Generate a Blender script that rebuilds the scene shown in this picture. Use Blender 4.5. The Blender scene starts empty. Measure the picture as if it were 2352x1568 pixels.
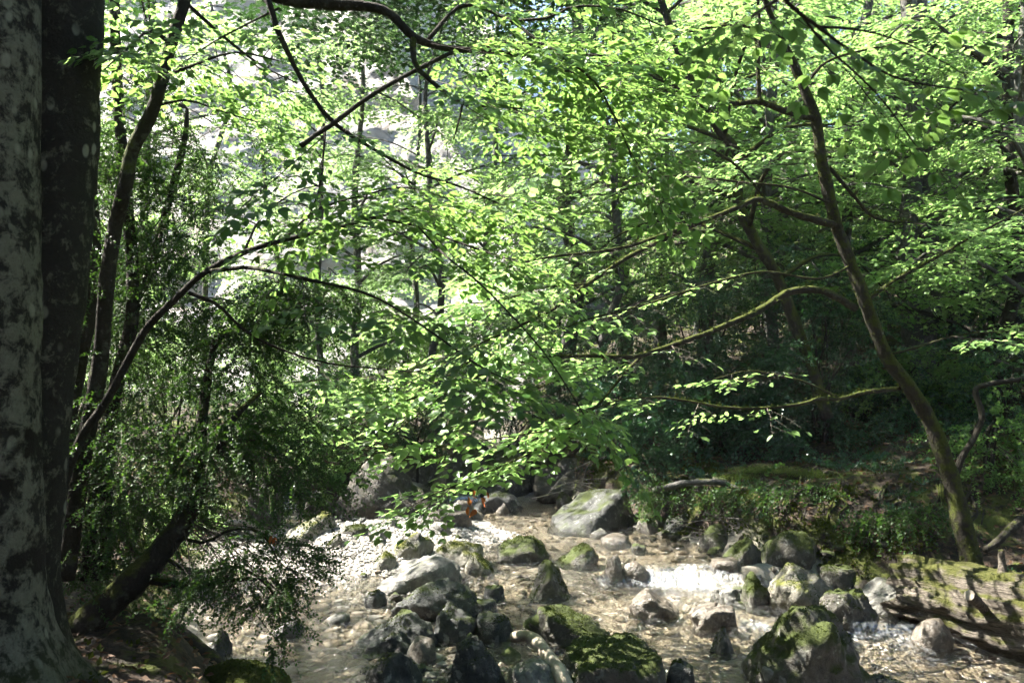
import bpy, math, random
import numpy as np
from mathutils import Matrix, Vector

# ------------------------------------------------------------------ camera, sky, sun, exposure
SC = bpy.context.scene
FPX, CX, CY = 1833.0, 1176.0, 784.0            # focal length and centre on a 2352 x 1568 picture
PITCH = math.radians(4.0)
CAM = np.array((0.0, 0.0, 2.2))
cd = bpy.data.cameras.new('camera'); cam = bpy.data.objects.new('camera', cd)
SC.collection.objects.link(cam); SC.camera = cam
cam.location = CAM; cam.rotation_euler = (math.radians(90) + PITCH, 0, 0)
cd.sensor_fit = 'HORIZONTAL'; cd.sensor_width = 36.0; cd.lens = 36.0 * FPX / 2352.0
cd.clip_start = 0.05; cd.clip_end = 600
cd.dof.use_dof = True; cd.dof.focus_distance = 8.0; cd.dof.aperture_fstop = 4.5

SUN_ELEV = math.radians(52); SUN_AZ = math.radians(-72)     # azimuth from +Y, negative = to the left
SUND = np.array((math.sin(SUN_AZ) * math.cos(SUN_ELEV), math.cos(SUN_AZ) * math.cos(SUN_ELEV), math.sin(SUN_ELEV)))
world = bpy.data.worlds.new('World'); SC.world = world; world.use_nodes = True
wn = world.node_tree; wn.nodes.clear()
sky = wn.nodes.new('ShaderNodeTexSky'); sky.sky_type = 'NISHITA'; sky.sun_disc = False
sky.sun_elevation = SUN_ELEV; sky.sun_rotation = SUN_AZ; sky.altitude = 600
wb = wn.nodes.new('ShaderNodeBackground'); wb.inputs['Strength'].default_value = 0.05
wo = wn.nodes.new('ShaderNodeOutputWorld')
wn.links.new(sky.outputs[0], wb.inputs[0]); wn.links.new(wb.outputs[0], wo.inputs[0])
sd = bpy.data.lights.new('sun', 'SUN'); sd.energy = 5.0; sd.angle = math.radians(0.53); sd.color = (1.0, 0.95, 0.86)
sun = bpy.data.objects.new('sun', sd); SC.collection.objects.link(sun)
sun.rotation_euler = Vector(tuple(-SUND)).to_track_quat('-Z', 'Y').to_euler(); sun.location = (-20, 20, 30)
SC.view_settings.view_transform = 'Standard'; SC.view_settings.look = 'None'
SC.view_settings.exposure = 3.0; SC.view_settings.gamma = 1.0; SC.view_settings.use_curve_mapping = False
cy = SC.cycles
cy.max_bounces = 4; cy.diffuse_bounces = 1; cy.glossy_bounces = 2; cy.transmission_bounces = 4
cy.transparent_max_bounces = 10; cy.volume_bounces = 0
cy.caustics_reflective = False; cy.caustics_refractive = False
cy.sample_clamp_indirect = 4.0
cy.use_denoising = True; cy.use_adaptive_sampling = True; cy.adaptive_threshold = 0.045; cy.use_light_tree = False
try: cy.denoiser = 'OPENIMAGEDENOISE'
except Exception: pass
SC.render.use_persistent_data = False

# ------------------------------------------------------------------ helpers
COL = SC.collection
rnd = random.Random(11); R = np.random.default_rng(11)
def nrm(a):
    a = np.asarray(a, float); return a / (np.linalg.norm(a, axis=-1, keepdims=True) + 1e-12)
def ss(a, b, x):
    t = np.clip((np.asarray(x, float) - a) / (b - a), 0, 1); return t * t * (3 - 2 * t)
def ray(px, py):
    u = (px - CX) / FPX; w = (CY - py) / FPX
    return np.array((u, math.cos(PITCH) - math.sin(PITCH) * w, math.sin(PITCH) + math.cos(PITCH) * w))
def V(px, py, Y):
    d = ray(px, py); return CAM + d * (Y / d[1])
def proj(P):
    q = np.asarray(P, float) - CAM
    c, s = math.cos(PITCH), math.sin(PITCH)
    dep = q[..., 1] * c + q[..., 2] * s; up = -q[..., 1] * s + q[..., 2] * c
    dd = np.where(dep > 0.05, dep, 1e9)
    return CX + FPX * q[..., 0] / dd, CY - FPX * up / dd, dep
def vnoise(p, seed=0):
    p = np.asarray(p, float); i = np.floor(p).astype(np.int64); f = p - i; u = f * f * (3 - 2 * f); r = 0
    for dx in (0, 1):
        for dy in (0, 1):
            for dz in (0, 1):
                h = ((i[:, 0] + dx) * 374761393 + (i[:, 1] + dy) * 668265263 + (i[:, 2] + dz) * 2147483647 + seed * 1274126177) & 0xffffffff
                h = ((h ^ (h >> 13)) * 1274126177) & 0xffffffff; h = (h ^ (h >> 16)) & 0xffff
                w = (u[:, 0] if dx else 1 - u[:, 0]) * (u[:, 1] if dy else 1 - u[:, 1]) * (u[:, 2] if dz else 1 - u[:, 2])
                r = r + w * (h / 32767.5 - 1)
    return r
def fbm(p, octv=4, seed=0, gain=0.5):
    r = 0; a = 1.0; q = np.asarray(p, float)
    for o in range(octv):
        r = r + a * vnoise(q + 17.3 * o, seed + o); q = q * 2.03; a *= gain
    return r
def n2(x, y, s, octv=3, seed=0):
    x = np.asarray(x, float); sh = x.shape
    p = np.stack([x.ravel() / s, np.asarray(y, float).ravel() / s, np.zeros(x.size)], 1)
    return fbm(p, octv, seed).reshape(sh)

def mesh_np(name, verts, tris=None, quads=None, smooth=False):
    verts = np.asarray(verts, np.float32); me = bpy.data.meshes.new(name)
    nt = 0 if tris is None else len(tris); nq = 0 if quads is None else len(quads)
    me.vertices.add(len(verts)); me.vertices.foreach_set('co', verts.ravel())
    me.loops.add(nt * 3 + nq * 4); me.polygons.add(nt + nq)
    li = []
    if nt: li.append(np.asarray(tris, np.int32).ravel())
    if nq: li.append(np.asarray(quads, np.int32).ravel())
    me.loops.foreach_set('vertex_index', np.concatenate(li))
    st = np.concatenate([np.arange(nt) * 3, nt * 3 + np.arange(nq) * 4]).astype(np.int32)
    me.polygons.foreach_set('loop_start', st)
    me.polygons.foreach_set('use_smooth', np.full(nt + nq, smooth, bool))
    me.update(calc_edges=True); return me
def link(name, me, mat, parent=None, kind=None, base=None):
    o = bpy.data.objects.new(name, me); COL.objects.link(o)
    if mat is not None and len(me.materials) == 0: me.materials.append(mat)
    if parent is not None:
        o.parent = parent; o.location = -parent.location
    if kind: o['kind'] = kind
    return o
def thing(name, label, cat, loc, group=None):
    o = bpy.data.objects.new(name, None); COL.objects.link(o); o.empty_display_size = 0.1
    o.location = tuple(float(v) for v in loc); o['label'] = label; o['category'] = cat
    if group: o['group'] = group
    return o
def tag(o, label, cat, group=None):
    o['label'] = label; o['category'] = cat
    if group: o['group'] = group
    return o
def setattr_f(me, name, vals):
    a = me.attributes.new(name, 'FLOAT', 'POINT'); a.data.foreach_set('value', np.asarray(vals, np.float32))
def rebase(o, base):                             # move a world-space mesh so its origin is at base
    me = o.data; n = len(me.vertices); c = np.empty(n * 3, np.float32); me.vertices.foreach_get('co', c)
    c = c.reshape(-1, 3) - np.asarray(base, np.float32); me.vertices.foreach_set('co', c.ravel()); me.update()
    o.location = tuple(float(v) for v in base)

def catmull(P, n):
    P = np.asarray(P, float); Q = np.vstack([2 * P[0] - P[1], P, 2 * P[-1] - P[-2]]); m = len(P) - 1
    t = np.linspace(0, m, n); i = np.minimum(t.astype(int), m - 1); u = (t - i)[:, None]
    a, b, c, d = Q[i], Q[i + 1], Q[i + 2], Q[i + 3]
    return 0.5 * (2 * b + (c - a) * u + (2 * a - 5 * b + 4 * c - d) * u * u + (3 * b - a - 3 * c + d) * u ** 3)
def frames(P):
    T = nrm(np.gradient(P, axis=0)); U = np.zeros_like(P)
    u = np.cross(T[0], (0.3, 0.9, 0.2)); u /= np.linalg.norm(u)
    for i in range(len(P)):
        u = u - T[i] * u.dot(T[i]); u /= np.linalg.norm(u) + 1e-9; U[i] = u
    return T, U, np.cross(T, U)
def tube(P, rad, ns=8, rough=0.0, seed=0, freq=6.0, cap=True, flute=0.0):
    P = np.asarray(P, float); n = len(P); rad = np.asarray(rad, float)
    T, U, W = frames(P); a = np.linspace(0, 2 * np.pi, ns, endpoint=False)
    dirs = U[:, None] * np.cos(a)[None, :, None] + W[:, None] * np.sin(a)[None, :, None]
    rr = np.repeat(rad[:, None], ns, 1)
    pts = P[:, None] + dirs * rr[..., None]
    if rough:
        k = fbm(pts.reshape(-1, 3) * freq, 3, seed).reshape(n, ns)
        k2 = fbm(pts.reshape(-1, 3) * freq * 4, 2, seed + 5).reshape(n, ns)
        pts = pts + dirs * (rr * (k * rough + k2 * rough * 0.35))[..., None]
    v = pts.reshape(-1, 3); i = np.arange(n - 1)[:, None] * ns; j = np.arange(ns)[None]; j2 = (j + 1) % ns
    q = np.stack([i + j, i + j2, i + ns + j2, i + ns + j], -1).reshape(-1, 4)
    tr = np.zeros((0, 3), int)
    if cap:
        v = np.vstack([v, P[:1], P[-1:]]); b = n * ns; jj = np.arange(ns)
        tr = np.vstack([np.stack([np.full(ns, b), (jj + 1) % ns, jj], 1),
                        np.stack([np.full(ns, b + 1), (n - 1) * ns + jj, (n - 1) * ns + (jj + 1) % ns], 1)])
    return v, q, tr
class MB:                                        # collects geometry into one mesh
    def __init__(s): s.v = []; s.q = []; s.t = []; s.n = 0
    def add(s, v, q=None, t=None):
        if q is not None and len(q): s.q.append(np.asarray(q) + s.n)
        if t is not None and len(t): s.t.append(np.asarray(t) + s.n)
        s.v.append(np.asarray(v)); s.n += len(v)
    def tube(s, *a, **k): v, q, t = tube(*a, **k); s.add(v, q, t)
    def mesh(s, name, smooth=False):
        return mesh_np(name, np.vstack(s.v), np.vstack(s.t) if s.t else None, np.vstack(s.q) if s.q else None, smooth)
    def build(s, name, mat, parent=None, smooth=False, kind=None):
        return link(name, s.mesh(name, smooth), mat, parent, kind) if s.n else None

# ------------------------------------------------------------------ materials
class NT:
    def __init__(s, name):
        s.m = bpy.data.materials.new(name); s.m.use_nodes = True; s.t = s.m.node_tree; s.t.nodes.clear()
        s.out = s.n('ShaderNodeOutputMaterial'); s.geo = None; s.tc = s.n('ShaderNodeTexCoord')
    def n(s, typ, **k):
        x = s.t.nodes.new(typ)
        for a, b in k.items(): setattr(x, a, b)
        return x
    def l(s, a, b): s.t.links.new(a, b)
    def noise(s, scale, detail=4, rough=0.6, vec=None, dist=0.0):
        x = s.n('ShaderNodeTexNoise'); x.inputs['Scale'].default_value = scale; x.inputs['Detail'].default_value = detail
        x.inputs['Roughness'].default_value = rough; x.inputs['Distortion'].default_value = dist
        s.l(vec if vec is not None else s.pos(), x.inputs['Vector']); return x.outputs['Fac']
    def pos(s):
        if s.geo is None: s.geo = s.n('ShaderNodeNewGeometry')
        return s.geo.outputs['Position']
    def nz(s):
        s.pos(); x = s.n('ShaderNodeSeparateXYZ'); s.l(s.geo.outputs['Normal'], x.inputs[0]); return x.outputs['Z']
    def sep(s, what, ax):
        x = s.n('ShaderNodeSeparateXYZ'); s.l(what, x.inputs[0]); return x.outputs[ax]
    def scaled(s, sc):
        x = s.n('ShaderNodeMapping'); x.inputs['Scale'].default_value = sc; s.l(s.pos(), x.inputs['Vector']); return x.outputs[0]
    def vor(s, scale, vec=None, feature='F1', out='Distance'):
        x = s.n('ShaderNodeTexVoronoi', feature=feature); x.inputs['Scale'].default_value = scale
        s.l(vec if vec is not None else s.pos(), x.inputs['Vector']); return x.outputs[out]
    def ramp(s, fac, stops, interp='LINEAR'):
        x = s.n('ShaderNodeValToRGB'); r = x.color_ramp; r.interpolation = interp
        while len(r.elements) < len(stops): r.elements.new(0.5)
        for e, (p, c) in zip(r.elements, stops):
            e.position = p; e.color = (c, c, c, 1) if isinstance(c, (int, float)) else (*c, 1)
        s.l(fac, x.inputs[0]); return x.outputs[0]
    def mix(s, fac, a, b):
        x = s.n('ShaderNodeMix', data_type='RGBA')
        for v, i in ((fac, 0), (a, 6), (b, 7)):
            if hasattr(v, 'links'): s.l(v, x.inputs[i])
            else: x.inputs[i].default_value = v if i == 0 else (*v, 1)
        return x.outputs[2]
    def math(s, op, a, b=None, clamp=False):
        x = s.n('ShaderNodeMath', operation=op, use_clamp=clamp)
        for v, i in ((a, 0), (b, 1)):
            if v is None: continue
            if hasattr(v, 'links'): s.l(v, x.inputs[i])
            else: x.inputs[i].default_value = v
        return x.outputs[0]
    def attr(s, name):
        x = s.n('ShaderNodeAttribute'); x.attribute_name = name; return x.outputs['Fac']
    def bump(s, h, strength=0.5, dist=0.02):
        x = s.n('ShaderNodeBump'); x.inputs['Strength'].default_value = strength; x.inputs['Distance'].default_value = dist
        s.l(h, x.inputs['Height']); return x.outputs[0]
    def pbr(s, col, rough=0.7, bump=None, spec=0.4):
        x = s.n('ShaderNodeBsdfPrincipled')
        for v, k in ((col, 'Base Color'), (rough, 'Roughness'), (spec, 'Specular IOR Level')):
            if hasattr(v, 'links'): s.l(v, x.inputs[k])
            else: x.inputs[k].default_value = (*v, 1) if k == 'Base Color' else v
        if bump is not None: s.l(bump, x.inputs['Normal'])
        return x.outputs[0]
    def mixs(s, fac, a, b):
        x = s.n('ShaderNodeMixShader')
        if hasattr(fac, 'links'): s.l(fac, x.inputs[0])
        else: x.inputs[0].default_value = fac
        s.l(a, x.inputs[1]); s.l(b, x.inputs[2]); return x.outputs[0]
    def done(s, sh): s.l(sh, s.out.inputs['Surface']); return s.m

def leaf_mat(name, r0, r1, t0, t1, tf=0.45, rough=0.42, spec=0.35):
    m = NT(name); m.pos()
    oi = m.n('ShaderNodeObjectInfo')
    rv = m.math('FRACT', m.math('ADD', m.geo.outputs['Random Per Island'], oi.outputs['Random']))
    big = m.noise(1.1, 2, 0.5)
    f = m.math('ADD', m.math('MULTIPLY', rv, 0.6), m.math('MULTIPLY', big, 0.4), True)
    c = m.mix(f, r0, r1); t = m.mix(f, t0, t1)
    p = m.pbr(c, rough, None, spec)
    tr = m.n('ShaderNodeBsdfTranslucent'); m.l(t, tr.inputs[0])
    return m.done(m.mixs(tf, p, tr.outputs[0]))
LEAF_BEECH = leaf_mat('beech_leaf', (0.075, 0.16, 0.04), (0.13, 0.22, 0.06), (0.22, 0.42, 0.10), (0.38, 0.54, 0.18), 0.5, 0.4, 0.5)
LEAF_DEEP = leaf_mat('shaded_beech_leaf', (0.035, 0.10, 0.02), (0.06, 0.14, 0.025), (0.15, 0.29, 0.06), (0.27, 0.42, 0.10), 0.5, 0.4, 0.45)  # beech green darkened in the colour for boughs hanging in shade
LEAF_CANOPY = leaf_mat('shade_crown_leaf', (0.02, 0.05, 0.014), (0.035, 0.075, 0.018), (0.02, 0.055, 0.012), (0.035, 0.08, 0.016), 0.35)  # extra dark leaf so the added shade crowns pass little light
LEAF_BOX = leaf_mat('box_leaf', (0.018, 0.05, 0.016), (0.045, 0.085, 0.02), (0.05, 0.13, 0.02), (0.12, 0.24, 0.025), 0.25, 0.5, 0.25)
LEAF_HOLLY = leaf_mat('holly_leaf', (0.018, 0.06, 0.03), (0.04, 0.095, 0.035), (0.04, 0.13, 0.03), (0.07, 0.2, 0.04), 0.22, 0.3, 0.55)
LEAF_FAR = leaf_mat('pale_leaf', (0.08, 0.17, 0.04), (0.13, 0.22, 0.06), (0.27, 0.45, 0.14), (0.40, 0.56, 0.22), 0.5)  # beech green paled in colour for distant haze and sunlit bushes
LEAF_DRY = leaf_mat('dry_leaf', (0.05, 0.025, 0.012), (0.14, 0.085, 0.05), (0.15, 0.05, 0.02), (0.25, 0.11, 0.04), 0.15, 0.6, 0.25)
LEAF_RUST = leaf_mat('rust_leaf', (0.22, 0.06, 0.02), (0.34, 0.11, 0.03), (0.3, 0.08, 0.02), (0.4, 0.14, 0.03), 0.3, 0.6, 0.25)
MOSS_BLADE = leaf_mat('moss_blade', (0.02, 0.035, 0.007), (0.07, 0.085, 0.014), (0.04, 0.07, 0.01), (0.12, 0.14, 0.02), 0.3, 0.8, 0.1)
GRASS = leaf_mat('grass_blade', (0.06, 0.12, 0.02), (0.16, 0.17, 0.05), (0.14, 0.3, 0.03), (0.3, 0.34, 0.06), 0.35, 0.5, 0.3)

def bark_lichen(name='lichen_bark', thr=0.44, k=1.0):
    m = NT(name); z = m.sep(m.pos(), 'Z')
    n1 = m.noise(11, 9, 0.74, m.scaled((1, 1, 0.8)), 0.3); n2_ = m.noise(30, 6, 0.75); n3 = m.noise(2.2, 3, 0.5)
    base = m.mix(n2_, (0.012, 0.011, 0.008), (0.045, 0.041, 0.03))
    lich = m.mix(n2_, (0.10 * k, 0.098 * k, 0.07 * k), (0.31 * k, 0.30 * k, 0.215 * k))
    c = m.mix(m.ramp(n1, [(thr, 0), (thr + 0.10, 1)]), base, lich)
    spots = m.ramp(m.vor(9, m.scaled((1, 1, 0.6))), [(0.16, 1), (0.24, 0)])
    c = m.mix(m.math('MULTIPLY', spots, m.ramp(n3, [(0.45, 0), (0.6, 1)])), c, (0.32, 0.32, 0.24))
    dk = m.ramp(m.noise(3.3, 5, 0.65), [(0.57, 0), (0.64, 1)]); c = m.mix(dk, c, (0.022, 0.018, 0.012))
    mz = m.math('ADD', z, m.math('MULTIPLY', m.math('SUBTRACT', n1, 0.5), 1.0))
    mossf = m.ramp(mz, [(0.55, 1), (1.15, 0)])
    c = m.mix(mossf, c, m.mix(n2_, (0.012, 0.02, 0.004), (0.06, 0.075, 0.012)))
    b = m.bump(m.math('ADD', n2_, m.math('MULTIPLY', n1, 1.5)), 1.0, 0.035)
    return m.done(m.pbr(c, 0.85, b, 0.2))
def bark_mossy(name, moss=0.5, pale=0.0, lk=0.3):
    m = NT(name); nz = m.nz(); n1 = m.noise(9, 5, 0.6); n2_ = m.noise(45, 4, 0.65); n3 = m.noise(16, 4, 0.7, m.scaled((1, 1, 0.45)))
    base = m.mix(n3, (0.012, 0.010, 0.008), (0.05 + pale, 0.044 + pale, 0.034 + pale))
    lf = m.ramp(n1, [(0.55, 0), (0.62, 1)]); base = m.mix(m.math('MULTIPLY', lf, lk), base, (0.15, 0.155, 0.125))
    mo = m.mix(n2_, (0.014, 0.022, 0.005), (0.08, 0.09, 0.015))
    f = m.math('ADD', m.math('MULTIPLY', nz, 0.35), m.math('ADD', n1, moss - 0.75))
    c = m.mix(m.ramp(f, [(0.32, 0), (0.46, 1)]), base, mo)
    return m.done(m.pbr(c, 0.9, m.bump(m.math('ADD', n2_, n3), 0.9, 0.02), 0.15))
def rock_mat(name, ca, cb, moss=0.4, wet=0.5, mossc=((0.012, 0.02, 0.005), (0.06, 0.075, 0.014)), lich=0.3):
    m = NT(name); nz = m.nz(); n1 = m.noise(3.2, 6, 0.6); n2_ = m.noise(14, 6, 0.65); n3 = m.noise(55, 4, 0.7)
    c = m.mix(m.ramp(n2_, [(0.3, 0), (0.7, 1)]), ca, cb)
    dk = m.ramp(m.noise(6, 5, 0.7, None, 0.6), [(0.52, 0), (0.66, 1)]); c = m.mix(m.math('MULTIPLY', dk, 0.7), c, tuple(v * 0.3 for v in ca))
    lf = m.ramp(m.noise(11, 5, 0.6), [(0.58, 0), (0.64, 1)]); c = m.mix(m.math('MULTIPLY', lf, lich), c, (0.40, 0.41, 0.36))
    crack = m.ramp(m.vor(5, m.scaled((1, 1, 1.6)), 'DISTANCE_TO_EDGE'), [(0.0, 0), (0.035, 1)])
    f = m.math('ADD', m.math('MULTIPLY', nz, 0.4), m.math('ADD', m.math('MULTIPLY', n1, 1.1), moss - 0.95))
    mf = m.ramp(f, [(0.38, 0), (0.55, 1)])
    c = m.mix(mf, c, m.mix(n3, *mossc))
    r = m.mix(mf, (0.62 - wet * 0.4,) * 3, (0.95,) * 3)
    rn = m.math('ADD', m.math('MULTIPLY', n2_, 0.4), m.sep(r, 'X')); rn = m.math('SUBTRACT', rn, 0.15, True)
    h = m.math('ADD', m.math('MULTIPLY', n2_, 1.2), m.math('MULTIPLY', n3, 0.5))
    return m.done(m.pbr(c, rn, m.bump(h, 0.9, 0.03), 0.3 + wet * 0.25))
BARK_L = bark_lichen(); BARK_L2 = bark_lichen('darker_lichen_bark', 0.53, 0.75)
BARK_M = bark_mossy('mossy_bark', 0.52); BARK_MM = bark_mossy('heavily_mossy_bark', 0.66)
BARK_D = bark_mossy('dark_bark', 0.28, lk=0.15); BARK_G = bark_mossy('grey_bark', 0.3, 0.10, lk=0.6)
ROCK_D = rock_mat('dark_wet_rock', (0.012, 0.013, 0.012), (0.06, 0.062, 0.056), 0.48, 0.5)
ROCK_M = rock_mat('mossy_rock', (0.025, 0.023, 0.018), (0.10, 0.09, 0.07), 0.66, 0.4)
ROCK_P = rock_mat('pale_limestone', (0.07, 0.067, 0.058), (0.22, 0.213, 0.19), 0.42, 0.35)
ROCK_B = rock_mat('brown_wet_rock', (0.045, 0.037, 0.028), (0.15, 0.125, 0.096), 0.15, 0.8)
ROCK_Y = rock_mat('yellow_mossed_rock', (0.08, 0.075, 0.06), (0.24, 0.225, 0.18), 0.56, 0.25, ((0.04, 0.05, 0.01), (0.15, 0.15, 0.035)))
ROCK_FAR = rock_mat('brown_boulder', (0.025, 0.021, 0.016), (0.10, 0.085, 0.06), 0.5, 0.2)  # dark brown, partly mossed stone

def simple(name, a, b, scale=20, rough=0.8, bump=0.6, stretch=(1, 1, 1), spec=0.25):
    m = NT(name); n = m.noise(scale, 5, 0.65, m.scaled(stretch)); k = m.noise(scale * 0.2, 3, 0.5)
    c = m.mix(m.ramp(m.math('ADD', m.math('MULTIPLY', n, 0.7), m.math('MULTIPLY', k, 0.3)), [(0.35, 0), (0.65, 1)]), a, b)
    return m.done(m.pbr(c, rough, m.bump(n, bump, 0.015), spec))
WOOD_PALE = simple('stripped_pale_wood', (0.20, 0.16, 0.12), (0.48, 0.42, 0.34), 14)
WOOD_RAIL = simple('sawn_pale_wood', (0.36, 0.31, 0.24), (0.62, 0.57, 0.48), 30)
WOOD_CUT = simple('cut_wood_end', (0.4, 0.34, 0.26), (0.6, 0.54, 0.44), 40)
TWIG = simple('twig_bark', (0.03, 0.024, 0.018), (0.085, 0.07, 0.055), 60)
def cobble_mat():
    m = NT('river_cobble'); oi = m.n('ShaderNodeObjectInfo'); m.pos()
    rv = m.math('FRACT', m.math('ADD', m.geo.outputs['Random Per Island'], oi.outputs['Random']))
    n = m.noise(40, 4, 0.6)
    c = m.ramp(rv, [(0.0, (0.17, 0.145, 0.115)), (0.35, (0.27, 0.24, 0.20)), (0.6, (0.34, 0.31, 0.265)), (0.8, (0.20, 0.185, 0.16)), (1.0, (0.40, 0.375, 0.33))])
    c = m.mix(m.math('MULTIPLY', n, 0.55), c, (0.10, 0.083, 0.06))
    return m.done(m.pbr(c, 0.5, m.bump(n, 0.4, 0.01), 0.35))
COBBLE = cobble_mat()
def gravel_mat():
    m = NT('bar_gravel'); m.pos(); rv = m.geo.outputs['Random Per Island']
    c = m.ramp(rv, [(0.0, (0.12, 0.11, 0.095)), (0.4, (0.25, 0.235, 0.21)), (0.75, (0.38, 0.365, 0.33)), (1.0, (0.18, 0.165, 0.14))])
    return m.done(m.pbr(c, 0.75, None, 0.3))
GRAVEL = gravel_mat()
# ------------------------------------------------------------------ terrain: a stream channel between two wooded banks
_Y = [-12, 0, 3, 4, 4.6, 5.2, 6.1, 6.9, 8.3, 9.5, 11, 12.5, 14, 15.5, 17, 20, 40, 90]
_XL = [8, 6, 3.0, 0.6, -0.8, -1.5, -1.95, -2.75, -3.35, -3.8, -4.0, -4.1, -3.6, -1.9, -1.3, -1.0, -0.6, 0]
_YR = [-12, 0, 3, 6, 7.5, 8.6, 9.3, 10, 10.8, 11.5, 12.6, 14, 15.5, 17, 20, 40, 90]
_XR = [12, 9, 6.5, 5.3, 4.9, 4.6, 4.1, 3.3, 2.85, 2.2, 1.75, 1.1, 0.8, 0.5, 0.2, 0.4, 1]
def XL(y): return np.interp(y, _Y, _XL)
def XR(y): return np.interp(y, _YR, _XR)
def zw(x, y):
    x = np.asarray(x, float); y = np.asarray(y, float)
    yy = y + 0.12 * np.sin(x * 3.1) + 0.05 * np.sin(x * 9.7)
    w = ss(0.75, 1.3, x)
    z = 0.21 * (w * ss(9.25, 9.6, yy) + (1 - w) * ss(8.5, 10.3, yy))
    z = z + 0.12 * ss(10.4, 13.8, y) + 0.16 * ss(14.4, 14.9, y + 0.1 * np.sin(x * 5)) + 0.07 * np.maximum(y - 15, 0)
    z = z + 0.05 * ss(7.6, 8.9, y - 0.35 * (x - 1.6)) * ss(0.6, 1.4, x) * (1 - ss(9.2, 9.3, y))
    return z - 0.09 * ss(2.3, 2.9, x) * (1 - ss(7.35, 7.7, y + 0.04 * np.sin(x * 11)))
def gauss(x, y, cx, cy, rx, ry): return np.exp(-(((x - cx) / rx) ** 2 + ((y - cy) / ry) ** 2))
def height(x, y):
    x = np.asarray(x, float); y = np.asarray(y, float)
    e = 0.16 * n2(x, y, 0.9, 3, 3)
    dl = XL(y) - x + e; dr = x - XR(y) + e
    z = zw(x, y) - 0.085 - 0.03 * n2(x, y, 0.55, 3, 5)
    z = z + 0.34 * gauss(x, y, -2.05, 10.9, 1.35, 1.25) + 0.14 * gauss(x, y, -0.9, 12.0, 0.9, 0.9)
    z = z + 0.10 * gauss(x, y, -0.9, 8.7, 0.5, 0.9) + 0.08 * gauss(x, y, -0.45, 6.5, 0.7, 0.8)
    z = z + 0.07 * gauss(x, y, 1.55, 6.35, 0.6, 0.5) + 0.10 * gauss(x, y, 2.9, 9.6, 0.5, 0.35)
    u = ss(9.3, 10.7, y)
    z = z + 0.16 * ss(-0.45, 0.1, dr) + (0.66 * u * ss(0.05, 0.5, dr) + 0.2 * (1 - u) * ss(0, 0.95, dr))
    z = z + 0.15 * np.clip(dr - 0.5, 0, 8) + 0.42 * np.maximum(dr - 7, 0) * np.exp(-np.maximum(dr - 7, 0) / 60)
    z = z + 0.16 * ss(-0.4, 0.1, dl) + 0.42 * ss(0, 0.9, dl) + 0.07 * np.clip(dl - 0.5, 0, 12)
    out = ss(0.2, 1.2, np.maximum(dl, dr))
    z = z + out * (0.10 * n2(x, y, 1.3, 4, 9) + 0.05 * n2(x, y, 0.35, 3, 12)) + 0.22 * np.maximum(y - 18, 0) * ss(-6, 4, x) + 0.5 * np.maximum(-3 - y, 0) + 0.45 * np.maximum(dl - 5, 0) * (1 - ss(12, 18, y))  # rises behind the viewer and at far left added to block skylight
    return z
def ground_at(px, py, water=True, y0=4.6):
    d = ray(px, py); Y = np.arange(y0, 40, 0.02); P = CAM + d[None] * (Y / d[1])[:, None]
    h = height(P[:, 0], P[:, 1])
    if water: h = np.maximum(h, zw(P[:, 0], P[:, 1]) - (np.maximum(XL(P[:, 1]) - P[:, 0], P[:, 0] - XR(P[:, 1])) > 0) * 9)
    k = np.argmax(P[:, 2] <= h)
    return P[k] if (P[:, 2] <= h).any() else P[-1]
def gz(x, y): return float(height(np.array([x]), np.array([y]))[0])

def axis(lo, a, b, hi, st, g=1.14):
    m = list(np.arange(a, b, st)); s = st; x = m[-1]
    while x < hi: s *= g; x += s; m.append(x)
    s = st; x = m[0]; pre = []
    while x > lo: s *= g; x -= s; pre.append(x)
    return np.array(pre[::-1] + m)
def grid_quads(nx, ny):
    i = np.arange(ny - 1)[:, None] * nx + np.arange(nx - 1)[None]
    return np.stack([i, i + 1, i + nx + 1, i + nx], -1).reshape(-1, 4)
ax = axis(-90, -5.5, 7.5, 95, 0.065); ay = axis(-12, 4.3, 16.5, 110, 0.065)
gx, gy = np.meshgrid(ax, ay); gzv = height(gx, gy)
me = mesh_np('ground', np.stack([gx, gy, gzv], -1).reshape(-1, 3), None, grid_quads(len(ax), len(ay)), True)
inside = np.clip(1 - ss(-0.22, 0.08, np.maximum(XL(gy) - gx, gx - XR(gy)) + 0.2 * n2(gx, gy, 0.5, 3, 21)), 0, 1)
setattr_f(me, 'bed', inside.ravel())
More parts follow.
